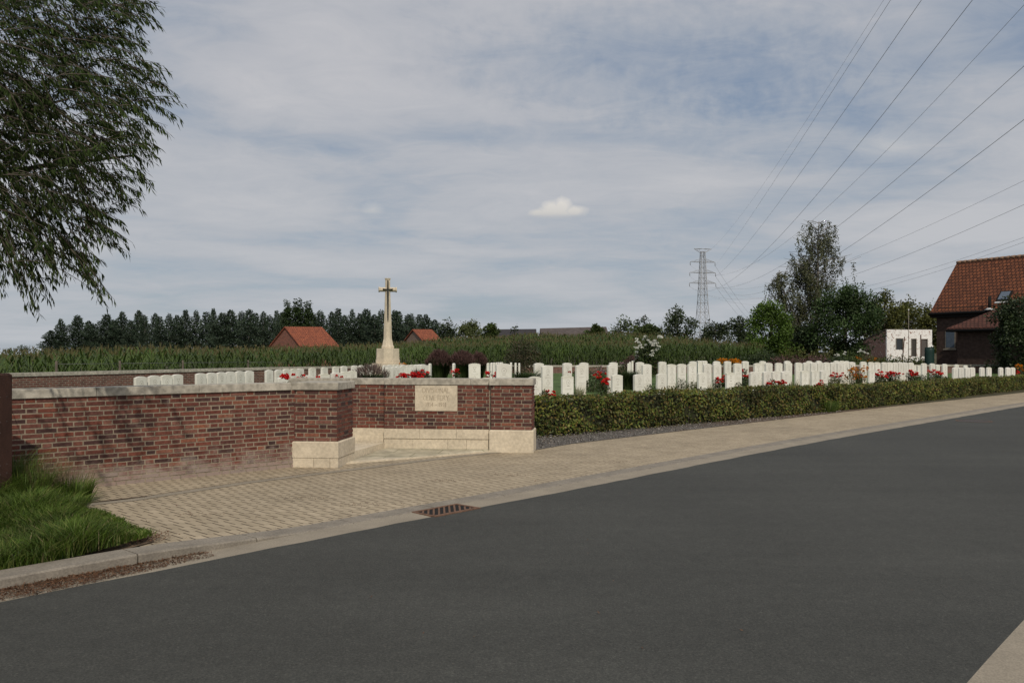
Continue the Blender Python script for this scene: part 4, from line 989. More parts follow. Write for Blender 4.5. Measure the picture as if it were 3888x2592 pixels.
def crown(root, H, prof, m, n, lsize, lw, nclump, clump_r, seed=0, droop=0., hollow=.55, flat_=1., cx0=0., wob=.18, anis=None):
    """prof(t)-> radius at relative height t (0..1) ; leaves live in clumps spread through the volume"""
    g = np.random.default_rng(seed)
    cl = []
    while len(cl) < nclump:
        t = g.random(); rr = prof(t)
        if rr <= 0 or g.random() > (rr/max(.01, PR(prof)))**1.2+.16: continue
        a = g.random()*2*math.pi; q = (hollow+(1-hollow)*g.random())**1. if g.random() < .75 else g.random()
        rr2 = rr*q*(1+g.normal(0, wob)); cl.append((cx0*t+rr2*math.cos(a), rr2*math.sin(a), t*H))
    cl = np.array(cl); idx_ = g.integers(0, len(cl), n); cr_ = clump_r*(.6+.8*g.random(len(cl)))
    d = unit(g.normal(size=(n, 3)))*(g.random((n, 1))**.45)*cr_[idx_][:, None]; 
    if anis is not None: d = d*np.array(anis)
    pos = cl[idx_]+d
    pos[:, 2] = np.maximum(pos[:, 2], 0)
    axv = unit(d)+g.normal(0, .6, (n, 3)); axv[:, 2] -= droop
    nv = unit(d*.8/np.maximum(cr_[idx_][:, None], .01)+np.array([0, 0, .5])+g.normal(0, .5, (n, 3)))
    V, Fq = leaves(pos, axv, lsize*g.uniform(.6, 1.3, n), lw*g.uniform(.7, 1.2, n), up=nv, fold=.1)
    return np_mesh('crown', V, Fq, m, root)
def cone_crown(root, H, prof, m, n, ls, lw, seed):
    g = np.random.default_rng(seed); t = []
    while len(t) < n:
        u = g.random()
        if g.random() < prof(u)/PR(prof)+.05: t.append(u)
    t = np.array(t); a = g.random(n)*6.28; pr = np.array([prof(u) for u in t]); ph = g.random(4)*6
    lump = .78+.34*np.sin(t*(20+seed%5*4)+a*2+ph[0])+.16*np.sin(t*61-a*3+ph[1])+.14*np.sin(a*5+t*15+ph[2]); rr = pr*np.clip(lump, .3, 1.25)*g.random(n)**.42+.06
    pos = np.stack([rr*np.cos(a), rr*np.sin(a), t*H+.12*rr], 1)+g.normal(0, .06, (n, 3))
    av = np.stack([np.cos(a), np.sin(a), .8+0*a], 1)+g.normal(0, .6, (n, 3)); nv = np.stack([np.cos(a), np.sin(a), .5+0*a], 1)+g.normal(0, .5, (n, 3))
    V, Fq = leaves(pos, av, ls*g.uniform(.6, 1.3, n), lw*g.uniform(.7, 1.2, n), up=nv, fold=.1)
    return np_mesh('crown', V, Fq, m, root)
_pr = {}
def PR(p):
    if p not in _pr: _pr[p] = max(p(i/50) for i in range(51))
    return _pr[p]
def pl(pts):
    def f(t):
        for (a, b), (c, d) in zip(pts, pts[1:]):
            if t <= c: return b+(d-b)*(t-a)/(c-a) if t >= a else 0
        return pts[-1][1]
    return f

pop_m = leafmat('poplar_leaf', [(0.0299, 0.0529, 0.0322), (0.046, 0.0713, 0.0437), (0.0667, 0.0943, 0.0598), (0.0368, 0.0621, 0.0391)], .18, clump=.35, cscale=.25)  # bluish-green tint puts slight distance haze into the leaf colour
lomb_m = leafmat('lombardy_leaf', [(.020, .038, .012), (.03, .052, .015), (.04, .062, .02)], .12, clump=.35, cscale=.4)
YP = 180.
protos = []
for s in range(5):
    H_ = 11.; wid = [2.3, 1.9, 2.5, 2.1, 1.6][s]
    prof = pl([(0, 0), (.10, .3*wid), (.18, .9*wid), (.40, wid), (.58, .82*wid), (.75, .60*wid), (.88, .36*wid), (.96, .18*wid), (1, .02)])
    r = empty('poplar_tree', (0, 0, 0)); limb_mesh(H_, .22, .25, 1.8, 8, barkp if s % 2 else bark, r, s)
    cone_crown(r, H_, prof, pop_m, [6500, 4200, 7000, 5200, 3800][s], .34, .2, 100+s)
    protos.append(r)
PT = [(195,1253),(239,1209),(298,1196),(342,1217),(362,1228),(402,1192),(430,1215),(459,1182),(492,1214),(524,1178),(552,1196),(582,1188),(612,1200),(637,1190),(676,1196),(704,1176),(742,1178),(781,1182),(811,1171),(845,1186),(880,1176),(921,1182),(942,1174),(966,1186),(999,1182),(1030,1196),(1049,1176),(1068,1186),(1198,1205),(1225,1178),(1267,1182),(1284,1169),(1312,1196),(1338,1174),(1364,1188),(1391,1173),(1425,1194),(1453,1176),(1497,1178),(1512,1180),(1548,1192),(1566,1190),(1588,1191),(1619,1193),(1648,1213)]
used = [False]*5
for k, (px, py) in enumerate(PT):
    s = [0, 0, 0, 3, 4, 2, 3, 0, 4, 2, 3, 3, 4, 1, 2, 3, 1, 4, 3, 0][k % 20]
    if px > 850: s = [3, 1, 4, 2, 3, 1, 3, 4][k % 8]
    r = protos[s] if not used[s] else copy_tree(protos[s]); used[s] = True
    Y = YP+random.uniform(-7, 7); zb = .2; Ht = gz(py, Y)-zb
    r.location = (gx(px, Y), Y, zb); r.rotation_euler = (R(random.uniform(-2.5, 2.5)), R(random.uniform(-2.5, 2.5)), random.random()*6.28); k2 = random.uniform(.78, 1.28); sc_ = Ht/11.1
    r.scale = (k2, k2, sc_)
    tag(r, f'{ordw(k+1)} tree from the left in the dark row of poplars on the skyline', 'tree', 'poplars in the row on the skyline')
# three dark lombardy poplars
prof = pl([(0, .5), (.15, 1.0), (.6, 1.15), (.85, .75), (1, .1)])
lp = None
for k, (px, py, w, nm) in enumerate([(1089, 1136, 1.0, 'left'), (1131, 1131, 1.35, 'middle'), (1170, 1137, 1.2, 'right')]):
    Y = 150.; Ht = gz(py, Y)
    if lp is None:
        lp = empty('lombardy_poplar'); limb_mesh(10, .25, .1, 1., 6, bark, lp, 3); crown(lp, 10, prof, lomb_m, 5200, .30, .20, 90, .5, 55, hollow=.3); r = lp
    else: r = copy_tree(lp)
    r.location = (gx(px, Y+k), Y+k, 0); r.scale = (w, w, Ht/10.4); r.rotation_euler.z = k*2.1
    tag(r, f'{nm} one of the three tall dark lombardy poplars behind the red-roofed barn', 'tree', 'three dark poplars behind the barn')

mid_g = leafmat('broadleaf_green', [(.042, .068, .016), (.060, .092, .022), (.082, .112, .030)], .22, clump=.3, cscale=.3)
mid_d = leafmat('broadleaf_dark', [(.026, .044, .018), (.040, .060, .024), (.055, .076, .030)], .18, clump=.3, cscale=.3)
wil_g = leafmat('pale_willow_leaf', [(.06, .078, .022), (.08, .095, .028), (.05, .07, .02)], .15, clump=.3, cscale=.4)
def round_tree(px0, px1, pyt, Y, m, label, name='tree', n=8500, ls=.35, hollow=.25, zb=None, seed=0, ncl=40, low=.0, droop=0., cr_=None, airy=False):
    X = gx((px0+px1)/2, Y); R_ = (px1-px0)/F*Y/2*(1.12 if Y > 99 else 1); zb = .3 if zb is None else zb; H_ = gz(pyt, Y)-zb
    r = empty(name, (X, Y, zb), label=label, cat='tree')
    prof = pl([(0, R_*.5 if low == 0 else 0), (max(low, .02), R_*.75), (.35+low*.3, R_), (.72, R_), (.86, R_*.78), (.95, R_*.45), (1, .05)])
    limb_mesh(H_, .12+.02*H_, .2, R_*1.1, 9, bark, r, seed)
    crown(r, H_*.97, prof, m, n, ls, ls*.65, int(ncl*1.5), cr_ or max(.45, R_*.30), 300+seed, hollow=hollow, droop=droop, wob=.1)
    return r
round_tree(1661, 1740, 1216, 140, mid_d, 'small dark open-crowned tree left of the pale willow', seed=1, n=3000, ls=.36)
round_tree(1738, 1834, 1217, 130, wil_g, 'rounded pale yellow-green willow behind the maize', 'willow_tree', seed=2, n=8000, ls=.30, droop=1.2, ncl=70)
round_tree(1822, 1896, 1230, 135, mid_g, 'green bushy tree right of the pale willow before the long roof', seed=3)
round_tree(1940, 1966, 1236, 120, mid_d, 'tiny dark tree top in front of the long dark roof', seed=4, n=700)
round_tree(2236, 2300, 1238, 118, mid_g, 'low green tree hiding the right end of the long roof', seed=5)
round_tree(2300, 2415, 1211, 115, mid_g, 'broad round green tree right of the long roof', seed=6, n=4200, ls=.32)
round_tree(2412, 2482, 1183, 125, pop_m, 'thin airy grey-green tree behind the round tree', seed=7, n=1500, ls=.3, ncl=34)
round_tree(2405, 2508, 1232, 112, mid_g, 'low green bush right of the round tree', seed=8)
round_tree(2503, 2638, 1178, 110, mid_d, 'dark rounded tree left of the pylon', seed=9, n=5200, ls=.3)
round_tree(2662, 2770, 1217, 105, mid_d, 'dark low tree just right of the pylon foot', seed=10, n=3600, ls=.3)
round_tree(2760, 2862, 1205, 100, mid_d, 'dark shrubby tree between the pylon and the bright green tree', seed=11, n=3600, ls=.28)
round_tree(70, 128, 1313, 260, mid_d, 'tiny faint tree on the far left skyline', seed=12, n=500, ls=.5, zb=1.)

# birch, weeping
birch_m = leafmat('birch_leaf', [(0.0405, 0.0513, 0.0216), (0.0607, 0.0702, 0.0297), (0.0945, 0.0972, 0.0459), (0.0473, 0.0567, 0.027)], .12, clump=.3, cscale=.6)
def birch():
    Y = 62.; X = gx(3095, Y); zb = .4; H_ = gz(812, Y)-zb
    r = empty('birch_tree', (X, Y, zb), label='tall weeping birch with grey-brown hanging foliage right of the pylon', cat='tree')
    g = np.random.default_rng(11); mb = MB(); Vs = []
    def stem(x0, xt, Ht, rr):
        pts = [Vector((x0+(xt-x0)*(i/8)**1.3+g.normal(0, .04), g.normal(0, .05), Ht*i/8-.2)) for i in range(9)]
        mb.tube(pts, [rr*(1-.88*i/8) for i in range(9)], 7); return pts
    main = stem(0, .25, H_*.97, .20); left = stem(-.15, -2.9, H_*.64, .13); mid = stem(0.1, -.9, H_*.72, .1)
    def strands(pts, t0, t1, nb, spread):
        for _ in range(nb):
            t = g.uniform(t0, t1); f = t*8; i = min(7, int(f)); s = pts[i].lerp(pts[i+1], f-i); a = g.random()*6.28; ln = spread(t)*g.uniform(.35, 1.05)
            e = s+Vector((math.cos(a)*ln*1.2, math.sin(a)*ln, ln*g.uniform(.15, .75))); mb.tube([s, s.lerp(e, .5)+Vector((0, 0, .12*ln)), e], [.03, .018, .007], 4)
            for q in range(5):   # hanging twigs
                u = g.uniform(.3, 1.); b = s.lerp(e, u); dl = g.uniform(.4, 1.3)
                k = int(dl*27); tt = g.random(k); sway = g.normal(0, .10, 2)
                pp = np.stack([b.x+sway[0]*tt+g.normal(0, .07, k), b.y+sway[1]*tt+g.normal(0, .07, k), b.z-dl*tt+g.normal(0, .05, k)], 1)
                av = g.normal(0, .6, (k, 3)); av[:, 2] -= .8; Vs.append(leaves(pp, av, g.uniform(.09, .16, k), g.uniform(.06, .10, k), up=g.normal(size=(k, 3))))
    strands(main, .25, .99, 122, lambda t: (3.0*(1-t)**.5+.55 if t > .5 else 2.6))
    strands(left, .35, 1., 62, lambda t: 1.5*(1-t)+.8)
    strands(mid, .35, 1., 45, lambda t: 1.6*(1-t)+.8)
    at = mb.build('trunk', barkp, r); V, Fq = joinVF(Vs); np_mesh('crown', V, Fq, birch_m, r)
birch()
bright_m = leafmat('bright_green_leaf', [(0.0517, 0.0943, 0.0138), (0.0713, 0.1265, 0.0184), (0.0978, 0.161, 0.0276)], .25, clump=.4, cscale=.7)
dark_m = leafmat('dark_green_leaf', [(0.0208, 0.0416, 0.0117), (0.0338, 0.0624, 0.0169), (0.0494, 0.0832, 0.0234)], .18, clump=.45, cscale=.6)
oliv_m = leafmat('olive_leaf', [(0.052, 0.0638, 0.0132), (0.0751, 0.0825, 0.0176), (0.0982, 0.099, 0.0242)], .15, clump=.4, cscale=.35)
round_tree(2852, 3004, 1146, 57, bright_m, 'bright green bushy tree in front of the left foot of the birch', n=15000, ls=.17, seed=21, ncl=110, cr_=.46, hollow=.4, zb=.35)
t = round_tree(3068, 3352, 1096, 58, dark_m, 'broad dark green fruit tree right of the birch', n=20000, ls=.17, seed=22, ncl=120, cr_=.55, zb=.35, low=.30)
# upright shoots on the fruit tree
Vs = []; X0 = 0
for k in range(30):
    a = random.uniform(-2.1, 1.9); hh = random.uniform(.8, 1.6)*(1-abs(a-.2)/4); zt0 = gz(1120, 58)-.35-.25*a*a*.6
    n_ = int(hh*26); tt = rng.random(n_); yy = random.uniform(-.8, .8); pp = np.stack([a+rng.normal(0, .07, n_), yy+rng.normal(0, .07, n_), zt0-.3+hh*tt], 1); av = rng.normal(0, .7, (n_, 3)); av[:, 2] += .6
    Vs.append(leaves(pp, av, .15, .08, up=rng.normal(size=(n_, 3))))
V, Fq = joinVF(Vs); np_mesh('shoots', V, Fq, dark_m, t)
round_tree(2950, 3125, 1245, 61, mid_d, 'dark undergrowth bush beneath the birch between the two green trees', n=9000, ls=.2, seed=28, zb=.3)
round_tree(3290, 3430, 1108, 92, oliv_m, 'olive green tree behind the fruit tree and the hut, left one', n=5500, ls=.3, seed=23, ncl=60)
round_tree(3390, 3500, 1135, 95, oliv_m, 'olive green tree rising behind the white hut roof', n=5000, ls=.3, seed=24, ncl=60)
round_tree(3475, 3580, 1160, 96, oliv_m, 'olive green tree between the hut and the tiled house', n=4500, ls=.3, seed=25, ncl=50)
round_tree(3290, 3600, 1165, 104, oliv_m, 'wide low olive tree mass far behind the white hut', n=9000, ls=.34, seed=26, ncl=90)
# dark conifer before the house
conif = leafmat('conifer_leaf', [(0.015, 0.0275, 0.01), (0.025, 0.0425, 0.0137), (0.04, 0.0562, 0.02)], .08, clump=.5, cscale=1.2)
round_tree(3788, 4040, 1112, 47.5, conif, 'dense dark evergreen shrub tree hiding the right side of the tiled house', n=20000, ls=.15, seed=27, ncl=130, cr_=.42, zb=.3, hollow=.65)

# ---------------------------------------------------------------- shrubs, roses, grasses
def plant(name, label, cat, X, Y, z, kind, w, hgt, m, group=None, n=260, ls=.07, lw=.035, flowers=None, fn=12, fr=.04, fm=None, fz=(.6, 1.), seed=0, plume=None):
    g = np.random.default_rng(1000+seed); r = empty(name, (X, Y, z), label=label, cat=cat, group=group)
    if kind == 'grass':
        a = g.random(n)*6.28; rr = g.random(n)**.5*w*.25; base = np.stack([rr*np.cos(a), rr*np.sin(a), np.zeros(n)-.02], 1)
        lean = w*.5*g.random(n)**.7; hh = hgt*g.uniform(.6, 1., n)
        mid = base+np.stack([np.cos(a)*lean*.4, np.sin(a)*lean*.4, hh*.75], 1); tip = base+np.stack([np.cos(a)*lean, np.sin(a)*lean, hh*g.uniform(.75, 1., n)], 1)
        sd_ = np.stack([-np.sin(a+.7), np.cos(a+.7), 0*a], 1)*lw*.5
        V = np.stack([base-sd_, base+sd_, mid+sd_*.8, mid-sd_*.8, tip+sd_*.1, tip-sd_*.1], 1).reshape(-1, 3); b = (np.arange(n)*6)[:, None]
        Fq = np.concatenate([b+np.array([0, 1, 2, 3]), b+np.array([3, 2, 4, 5])], 0); np_mesh('foliage', V, Fq, m, r)
    else:
        d = unit(g.normal(size=(n, 3)))*(g.random((n, 1))**.4); pos = d*np.array([w*.5, w*.5, hgt*.5])+np.array([0, 0, hgt*.5]); lump = .12*np.sin(pos[:, 0]*17+seed)+.12*np.sin(pos[:, 1]*13)
        pos[:, 2] *= 1+lump*.6; av = d+g.normal(0, .7, (n, 3)); V, Fq = leaves(pos, av, ls*g.uniform(.6, 1.3, n), lw*g.uniform(.7, 1.3, n), up=unit(d+np.array([0, 0, .6])+g.normal(0, .4, (n, 3))), fold=.1)
        np_mesh('foliage', V, Fq, m, r)
        mb = MB()
        for k in range(5): a = k*1.3+seed; mb.bar((.03*math.cos(a), .03*math.sin(a), -.1), (.3*w*math.cos(a), .3*w*math.sin(a), hgt*.8), .012, .005, 5)
        mb.build('stems', bark, r)
    if plume:
        k = plume; a = g.random(k)*6.28; rr = w*.5*g.random(k)**.6; b = np.stack([rr*np.cos(a), rr*np.sin(a), hgt*(.62+.38*(1-(rr/(w*.5))**2))*g.uniform(.85, 1.15, k)], 1)
        pr = []
        for q in range(4):
            av = np.stack([np.cos(a)*.4+g.normal(0, .3, k), np.sin(a)*.4+g.normal(0, .3, k), np.ones(k)], 1); pr.append(leaves(b+g.normal(0, .015, (k, 3)), av, g.uniform(.12, .24, k), .02, up=g.normal(size=(k, 3))))
        V, Fq = joinVF(pr); np_mesh('plumes', V, Fq, fm, r)
    elif flowers:
        fl_ = []
        ncl = max(1, fn//4); cc = []
        for k in range(ncl):
            a = g.random()*6.28; rr = w*.5*g.random()**.5; cc.append((rr*math.cos(a), rr*math.sin(a)-.1*w, hgt*g.uniform(*fz)))
        cc = np.array(cc); pr = []
        for k in range(fn):
            c = cc[g.integers(0, ncl)]+g.normal(0, fr*1.3, 3)*np.array([1, 1, .8]); q = 16; d = unit(g.normal(size=(q, 3))); d[:, 2] = abs(d[:, 2])*.8; 
            pr.append(leaves(c+d*fr*.25, d+g.normal(0, .3, (q, 3)), fr*1.1, fr*1.0, up=g.normal(size=(q, 3))))
        V, Fq = joinVF(pr); np_mesh('flowers', V, Fq, fm, r)
    return r
red_m = leafmat('red_petal', [(.55, .012, .012), (.70, .02, .02), (.42, .008, .012)], .25, clump=.1)
wht_m = leafmat('white_petal', [(.78, .78, .74), (.70, .70, .64)], .3, clump=.05)
ora_m = leafmat('orange_petal', [(.62, .22, .008), (.70, .30, .012), (.55, .16, .006)], .25, clump=.15)
pnk_m = leafmat('pink_petal', [(.48, .30, .36), (.38, .20, .28), (.6, .45, .48)], .25, clump=.1)
rose_g = leafmat('rose_leaf', [(.030, .055, .014), (.045, .07, .018), (.06, .07, .022)], .2, clump=.3, cscale=4.)
tuft_g = leafmat('tuft_leaf', [(.028, .05, .014), (.045, .072, .022), (.07, .09, .035)], .2, clump=.25, cscale=3.)
pale_g = leafmat('pale_blade', [(.16, .17, .08), (.12, .14, .055), (.22, .20, .11)], .25, clump=.2)
purp = leafmat('purple_plume', [(.085, .045, .042), (.12, .065, .058), (.06, .035, .032)], .2, clump=.25, cscale=3.)
plume_p = leafmat('pale_plume', [(.20, .15, .13), (.14, .10, .09), (.10, .07, .06)], .25, clump=.2)
def lineR(t, c): return c/(1-.755*t)
roses = [ # px, py(flowers), offset line c, size
 (2192,1405,24.5,'between the first headstones right of the entrance wall',.4),(2290,1455,22.2,'with large red blooms left of the third near headstone',.5),(2284,1428,24.5,'tall red rose behind the large red blooms',.4),
 (2070,1488,20.,'low behind the left end of the hedge',.3),(2725,1443,21.8,'right of the wide gap in the front row',.35),(2746,1432,23.8,'low between two second row stones',.3),(2825,1406,24.2,'high and single beside a second row stone',.3),
 (2833,1434,24.,'low red rose beneath the high single one',.35),(2880,1430,24,'beside the eighth front row stone',.25),(2935,1451,20.2,'before the close pair of front headstones',.35),(2968,1455,20.,'dark red before the third of three close headstones',.42),
 (3115,1462,19.5,'at the hedge gap',.4),(3178,1430,21.6,'left of the orange coneflowers',.5),(3262,1428,21.8,'right of the orange coneflowers',.25),(3332,1420,21.8,'just right of the lone front headstone',.42),(3350,1432,21.4,'low by the lone front headstone',.3),
 (3398,1417,21.8,'full and bright in the middle of the right group',.5),(3375,1422,22.,'small left of the full bright one',.3),(3455,1415,21.8,'left half of the right pair near the hedge top',.35),(3472,1420,21.7,'tall before the dark boundary wall',.5),(3535,1418,21.8,'among pale stems near the far end of the hedge',.45),(3560,1417,21.9,'beside the pale stems to the right',.35),(3852,1420,21.,'beside the orange flowers at the right edge',.3)]
for k, (px, py, c, d, sz) in enumerate(roses):
    Y = lineR((px-HX)/F, c); X = gx(px, Y); zg = h(X, Y); zt = gz(py, Y)+.06; hh = max(.25, zt-zg)
    plant('rose_bush', f'red rose bush {d}' if 'rose' not in d else d.replace('tall red rose', 'taller red rose bush').replace('low red rose', 'low red rose bush'), 'rose', X, Y, zt-hh, 'bush', sz*.9, hh, rose_g, 'red rose bushes between the headstones', n=330, ls=.06, lw=.04, flowers=True, fn=max(6, int(26*sz)), fr=.05, fm=red_m, fz=(.82, 1.02), seed=k)
for k, (px, py, Y, d, sz) in enumerate([(1107,1441,18.5,'large red rose bush peeping over the left wall coping',.42),(1145,1440,21,'small red rose behind the left wall between two headstones',.2),(1209,1444,20,'small red bloom just over the left pier coping',.22),(1290,1437,24,'faint red rose behind the left pier',.2),(1522,1430,24,'left red rose over the plaque wall below the cross',.35),(1536,1427,24.5,'second red rose over the plaque wall',.25),(1590,1430,23.5,'third red rose over the plaque wall',.35),(1617,1429,23.2,'brightest red rose over the plaque wall beside an end-on stone',.4),(1735,1415,27,'small red rose between the purple grasses',.3),(1870,1429,22,'red rose just above the coping right of the plaque',.4)]):
    X = gx(px, Y); zg = h(X, Y); zt = gz(py, Y)+.06; hh = max(.25, zt-zg)
    plant('rose_bush', d, 'rose', X, Y, zt-hh, 'bush', sz, hh, rose_g, 'red rose bushes over the walls', n=260, ls=.06, lw=.04, flowers=True, fn=max(5, int(30*sz)), fr=.05, fm=red_m, fz=(.85, 1.03), seed=50+k)
# white rose
def put(px, pyt, Y, zdef=None):
    X = gx(px, Y); zg = h(X, Y); return X, Y, zg, gz(pyt, Y)-zg
X, Y, z, hh = put(2462, 1285, 40)
plant('white_rose_bush', 'tall dark rose bush with clusters of white blooms before the maize', 'rose', X, Y, z, 'bush', 1.15, hh, rose_g, n=2600, ls=.11, lw=.07, flowers=True, fn=64, fr=.075, fm=wht_m, fz=(.5, 1.02), seed=90)
X, Y, z, hh = put(1985, 1278, 44)
plant('dark_shrub', 'airy dark shrub with brown shoots standing before the maize', 'shrub', X, Y, z, 'bush', 1.9, hh*.95, leafmat('dark_brown_leaf', [(.03, .04, .014), (.05, .045, .02), (.07, .045, .025)], .15, clump=.3, cscale=1.), n=3400, ls=.10, lw=.05, seed=91)
for px, pyt, Y, w, d, hp in ((1668,1341,36,1.1,'left big purple-topped grass clump behind the plaque wall',300),(1755,1344,36,1.05,'middle big purple-topped grass clump behind the plaque wall',300),(1815,1350,36.5,.8,'smaller purple-topped grass clump right of the two big ones',220)):
    X, Y, z, hh = put(px, pyt, Y); plant('ornamental_grass', d, 'grass clump', X, Y, z, 'grass', w, hh*.93, tuft_g, 'purple ornamental grasses', n=1500, lw=.02, plume=hp*2, fm=purp, seed=int(px))
X, Y, z, hh = put(1405, 1368, 27); plant('ornamental_grass', 'grass clump with loose pale purple plumes in front of the cross', 'grass clump', X, Y, z, 'grass', 1.1, hh*.72, tuft_g, 'purple ornamental grasses', n=1500, lw=.016, plume=150, fm=plume_p, seed=93)
X, Y, z, hh = put(1590, 1385, 26); plant('ornamental_grass', 'small tuft with pale plumes among the stones below the cross', 'grass clump', X, Y, z, 'grass', .6, hh*.6, tuft_g, 'purple ornamental grasses', n=420, lw=.016, plume=150, fm=plume_p, seed=94)
X, Y, z, hh = put(2003, 1392, 24); plant('grass_tuft', 'green grass tuft between the large near stone and the hedge', 'grass clump', X, Y, z, 'grass', 1.0, hh, tuft_g, n=1200, lw=.014, seed=95)
X, Y, z, hh = put(2380, 1392, 27); plant('grass_tuft', 'dark green tuft below the end-on row beside the white rose', 'grass clump', X, Y, z, 'grass', .9, hh, tuft_g, n=1100, lw=.016, seed=96)
X, Y, z, hh = put(2592, 1441, 21.6); X, Y = X, lineR((2592-HX)/F, 21.2); X = gx(2592, Y); plant('round_bush', 'small round dark green bush in the front row gap', 'shrub', X, Y, h(X, Y), 'bush', .5, gz(1441, Y)-h(X, Y), tuft_g, n=900, ls=.07, lw=.012, seed=97)
for k, (px, py, c, d) in enumerate([(2190,1452,20.6,'pale green blades left of the second near headstone'),(2190+0,1448,21.,'x'),(3010,1432,20.9,'tall pale iris blades between two groups of front headstones'),(2695,1445,21.2,'pale blades right of the sixth front headstone'),(3438,1433,21.2,'pale spiky blades before the right group of roses')]):
    if d == 'x': px = 2189+0; py = 1450; c = 20.9; d = 'thin pale blades right of the second near headstone'; px = 2195
    Y = lineR((px-HX)/F, c); X = gx(px, Y); z = h(X, Y); plant('iris_leaves', d, 'plant', X, Y, z, 'grass', .42, gz(py, Y)-z, pale_g, 'pale bladed plants in the front row', n=40, lw=.022, seed=120+k)
# small green cushions between near stones
for k, (px, py, c, d) in enumerate([(2245,1442,23.5,'yellow-green shrub behind the second near headstone'),(2480,1462,21.4,'low dark plant beside the fourth front headstone'),(2548,1466,20.9,'low grey-green plant beside the round dark bush'),(2800,1450,21.1,'low yellow-green shrub left of the eighth front headstone'),(2830,1438,23.,'dark little shrub between second row stones'),(3158,1430,20.7,'dark round shrub at the left of the orange flowers'),(3500,1425,21.3,'low green plant among the right roses'),(3585,1426,21.2,'low yellow-green plant at the right end of the roses'),(2640,1450,22.,'reddish low plant left of the sixth front headstone')]):
    Y = lineR((px-HX)/F, c); X = gx(px, Y); z = h(X, Y); plant('low_shrub', d, 'shrub', X, Y, z, 'bush', .55, max(.2, gz(py, Y)-z), [rose_g, tuft_g, oliv_m][k % 3], 'low plants between headstones', n=520, ls=.055, lw=.03, seed=140+k)
# orange coneflowers
for k, (px, pyt, Y, w, d) in enumerate([(2770,1362,37,1.05,'dome of bright orange coneflowers between far headstones'),(3248,1392,None,.75,'loose orange and yellow coneflowers above the hedge gap'),(3885,1383,None,.9,'orange flower clump at the right edge above the hedge'),(1538,1377,41,.5,'small orange flower clump right of the cross base')]):
    if Y is None: Y = lineR((px-HX)/F, 21.5)
    X, Y, z, hh = put(px, pyt, Y); plant('coneflowers', d, 'flowers', X, Y, z, 'bush', w, hh*.97, rose_g, 'orange coneflower clumps', n=700, ls=.07, lw=.03, flowers=True, fn=[120, 90, 70, 14][k], fr=.035, fm=ora_m, fz=[(.86, 1.), (.45, 1.), (.6, 1.), (.9, 1)][k], seed=160+k)
for k, (px, pyt, Y, w, d) in enumerate([(2268,1392,30,1.1,'lilac flowering bush before the back wall'),(2362,1371,42,.8,'small lilac flowers near the white rose')]):
    X, Y, z, hh = put(px, pyt, Y); plant('lilac_flowers', d, 'flowers', X, Y, z, 'bush', w, hh, rose_g, 'lilac flowering plants', n=800, ls=.06, lw=.035, flowers=True, fn=40, fr=.028, fm=pnk_m, fz=(.6, 1.), seed=170+k)
# reddish sedum domes and garden shrubs by the back wall
for k, (px, pyt, Y, w, m, d) in enumerate([(2410,1350,45,1.1,purp,'low brown-red shrub left of the white rose'),(2475,1362,45.5,.9,purp,'low brown-red shrub under the white rose'),(2985,1352,47,1.9,purp,'wide low brown-red shrub beneath the bright green tree'),(3095,1352,47.5,1.6,purp,'brown-red shrub beneath the birch'),
     (2905,1330,52,1.6,mid_d,'dark bush under the bright green tree'),(3010,1322,53,2.0,oliv_m,'olive bush at the foot of the birch'),(3120,1320,53,1.7,oliv_m,'yellowish bush right of the birch foot'),(3225,1335,53,1.8,mid_g,'green bush with pale roses under the fruit tree'),
     (3300,1352,54,1.7,oliv_m,'flowering border bush left of the white hut'),(3370,1357,54,1.5,mid_g,'green border bush before the left side of the hut'),(3430,1357,54,1.5,oliv_m,'low green bush before the hut window'),(3490,1359,54,1.2,mid_g,'grey-green bush left of the water butt'),(2845,1350,52,1.4,mid_d,'low dark bush at the end of the maize'),(3180,1352,51.5,1.6,mid_d,'dark low bush before the fruit tree')]):
    X, Y, z, hh = put(px, pyt, Y); plant('garden_bush', d, 'shrub', X, Y, min(z, .45), 'bush', w*1.15, gz(pyt, Y)-min(z, .45), m, 'garden bushes along the back wall', n=1500, ls=.12, lw=.07, flowers=(k in (7, 8)), fn=20 if k == 7 else 16, fr=.07, fm=wht_m if k == 7 else ora_m, fz=(.7, 1.), seed=180+k)

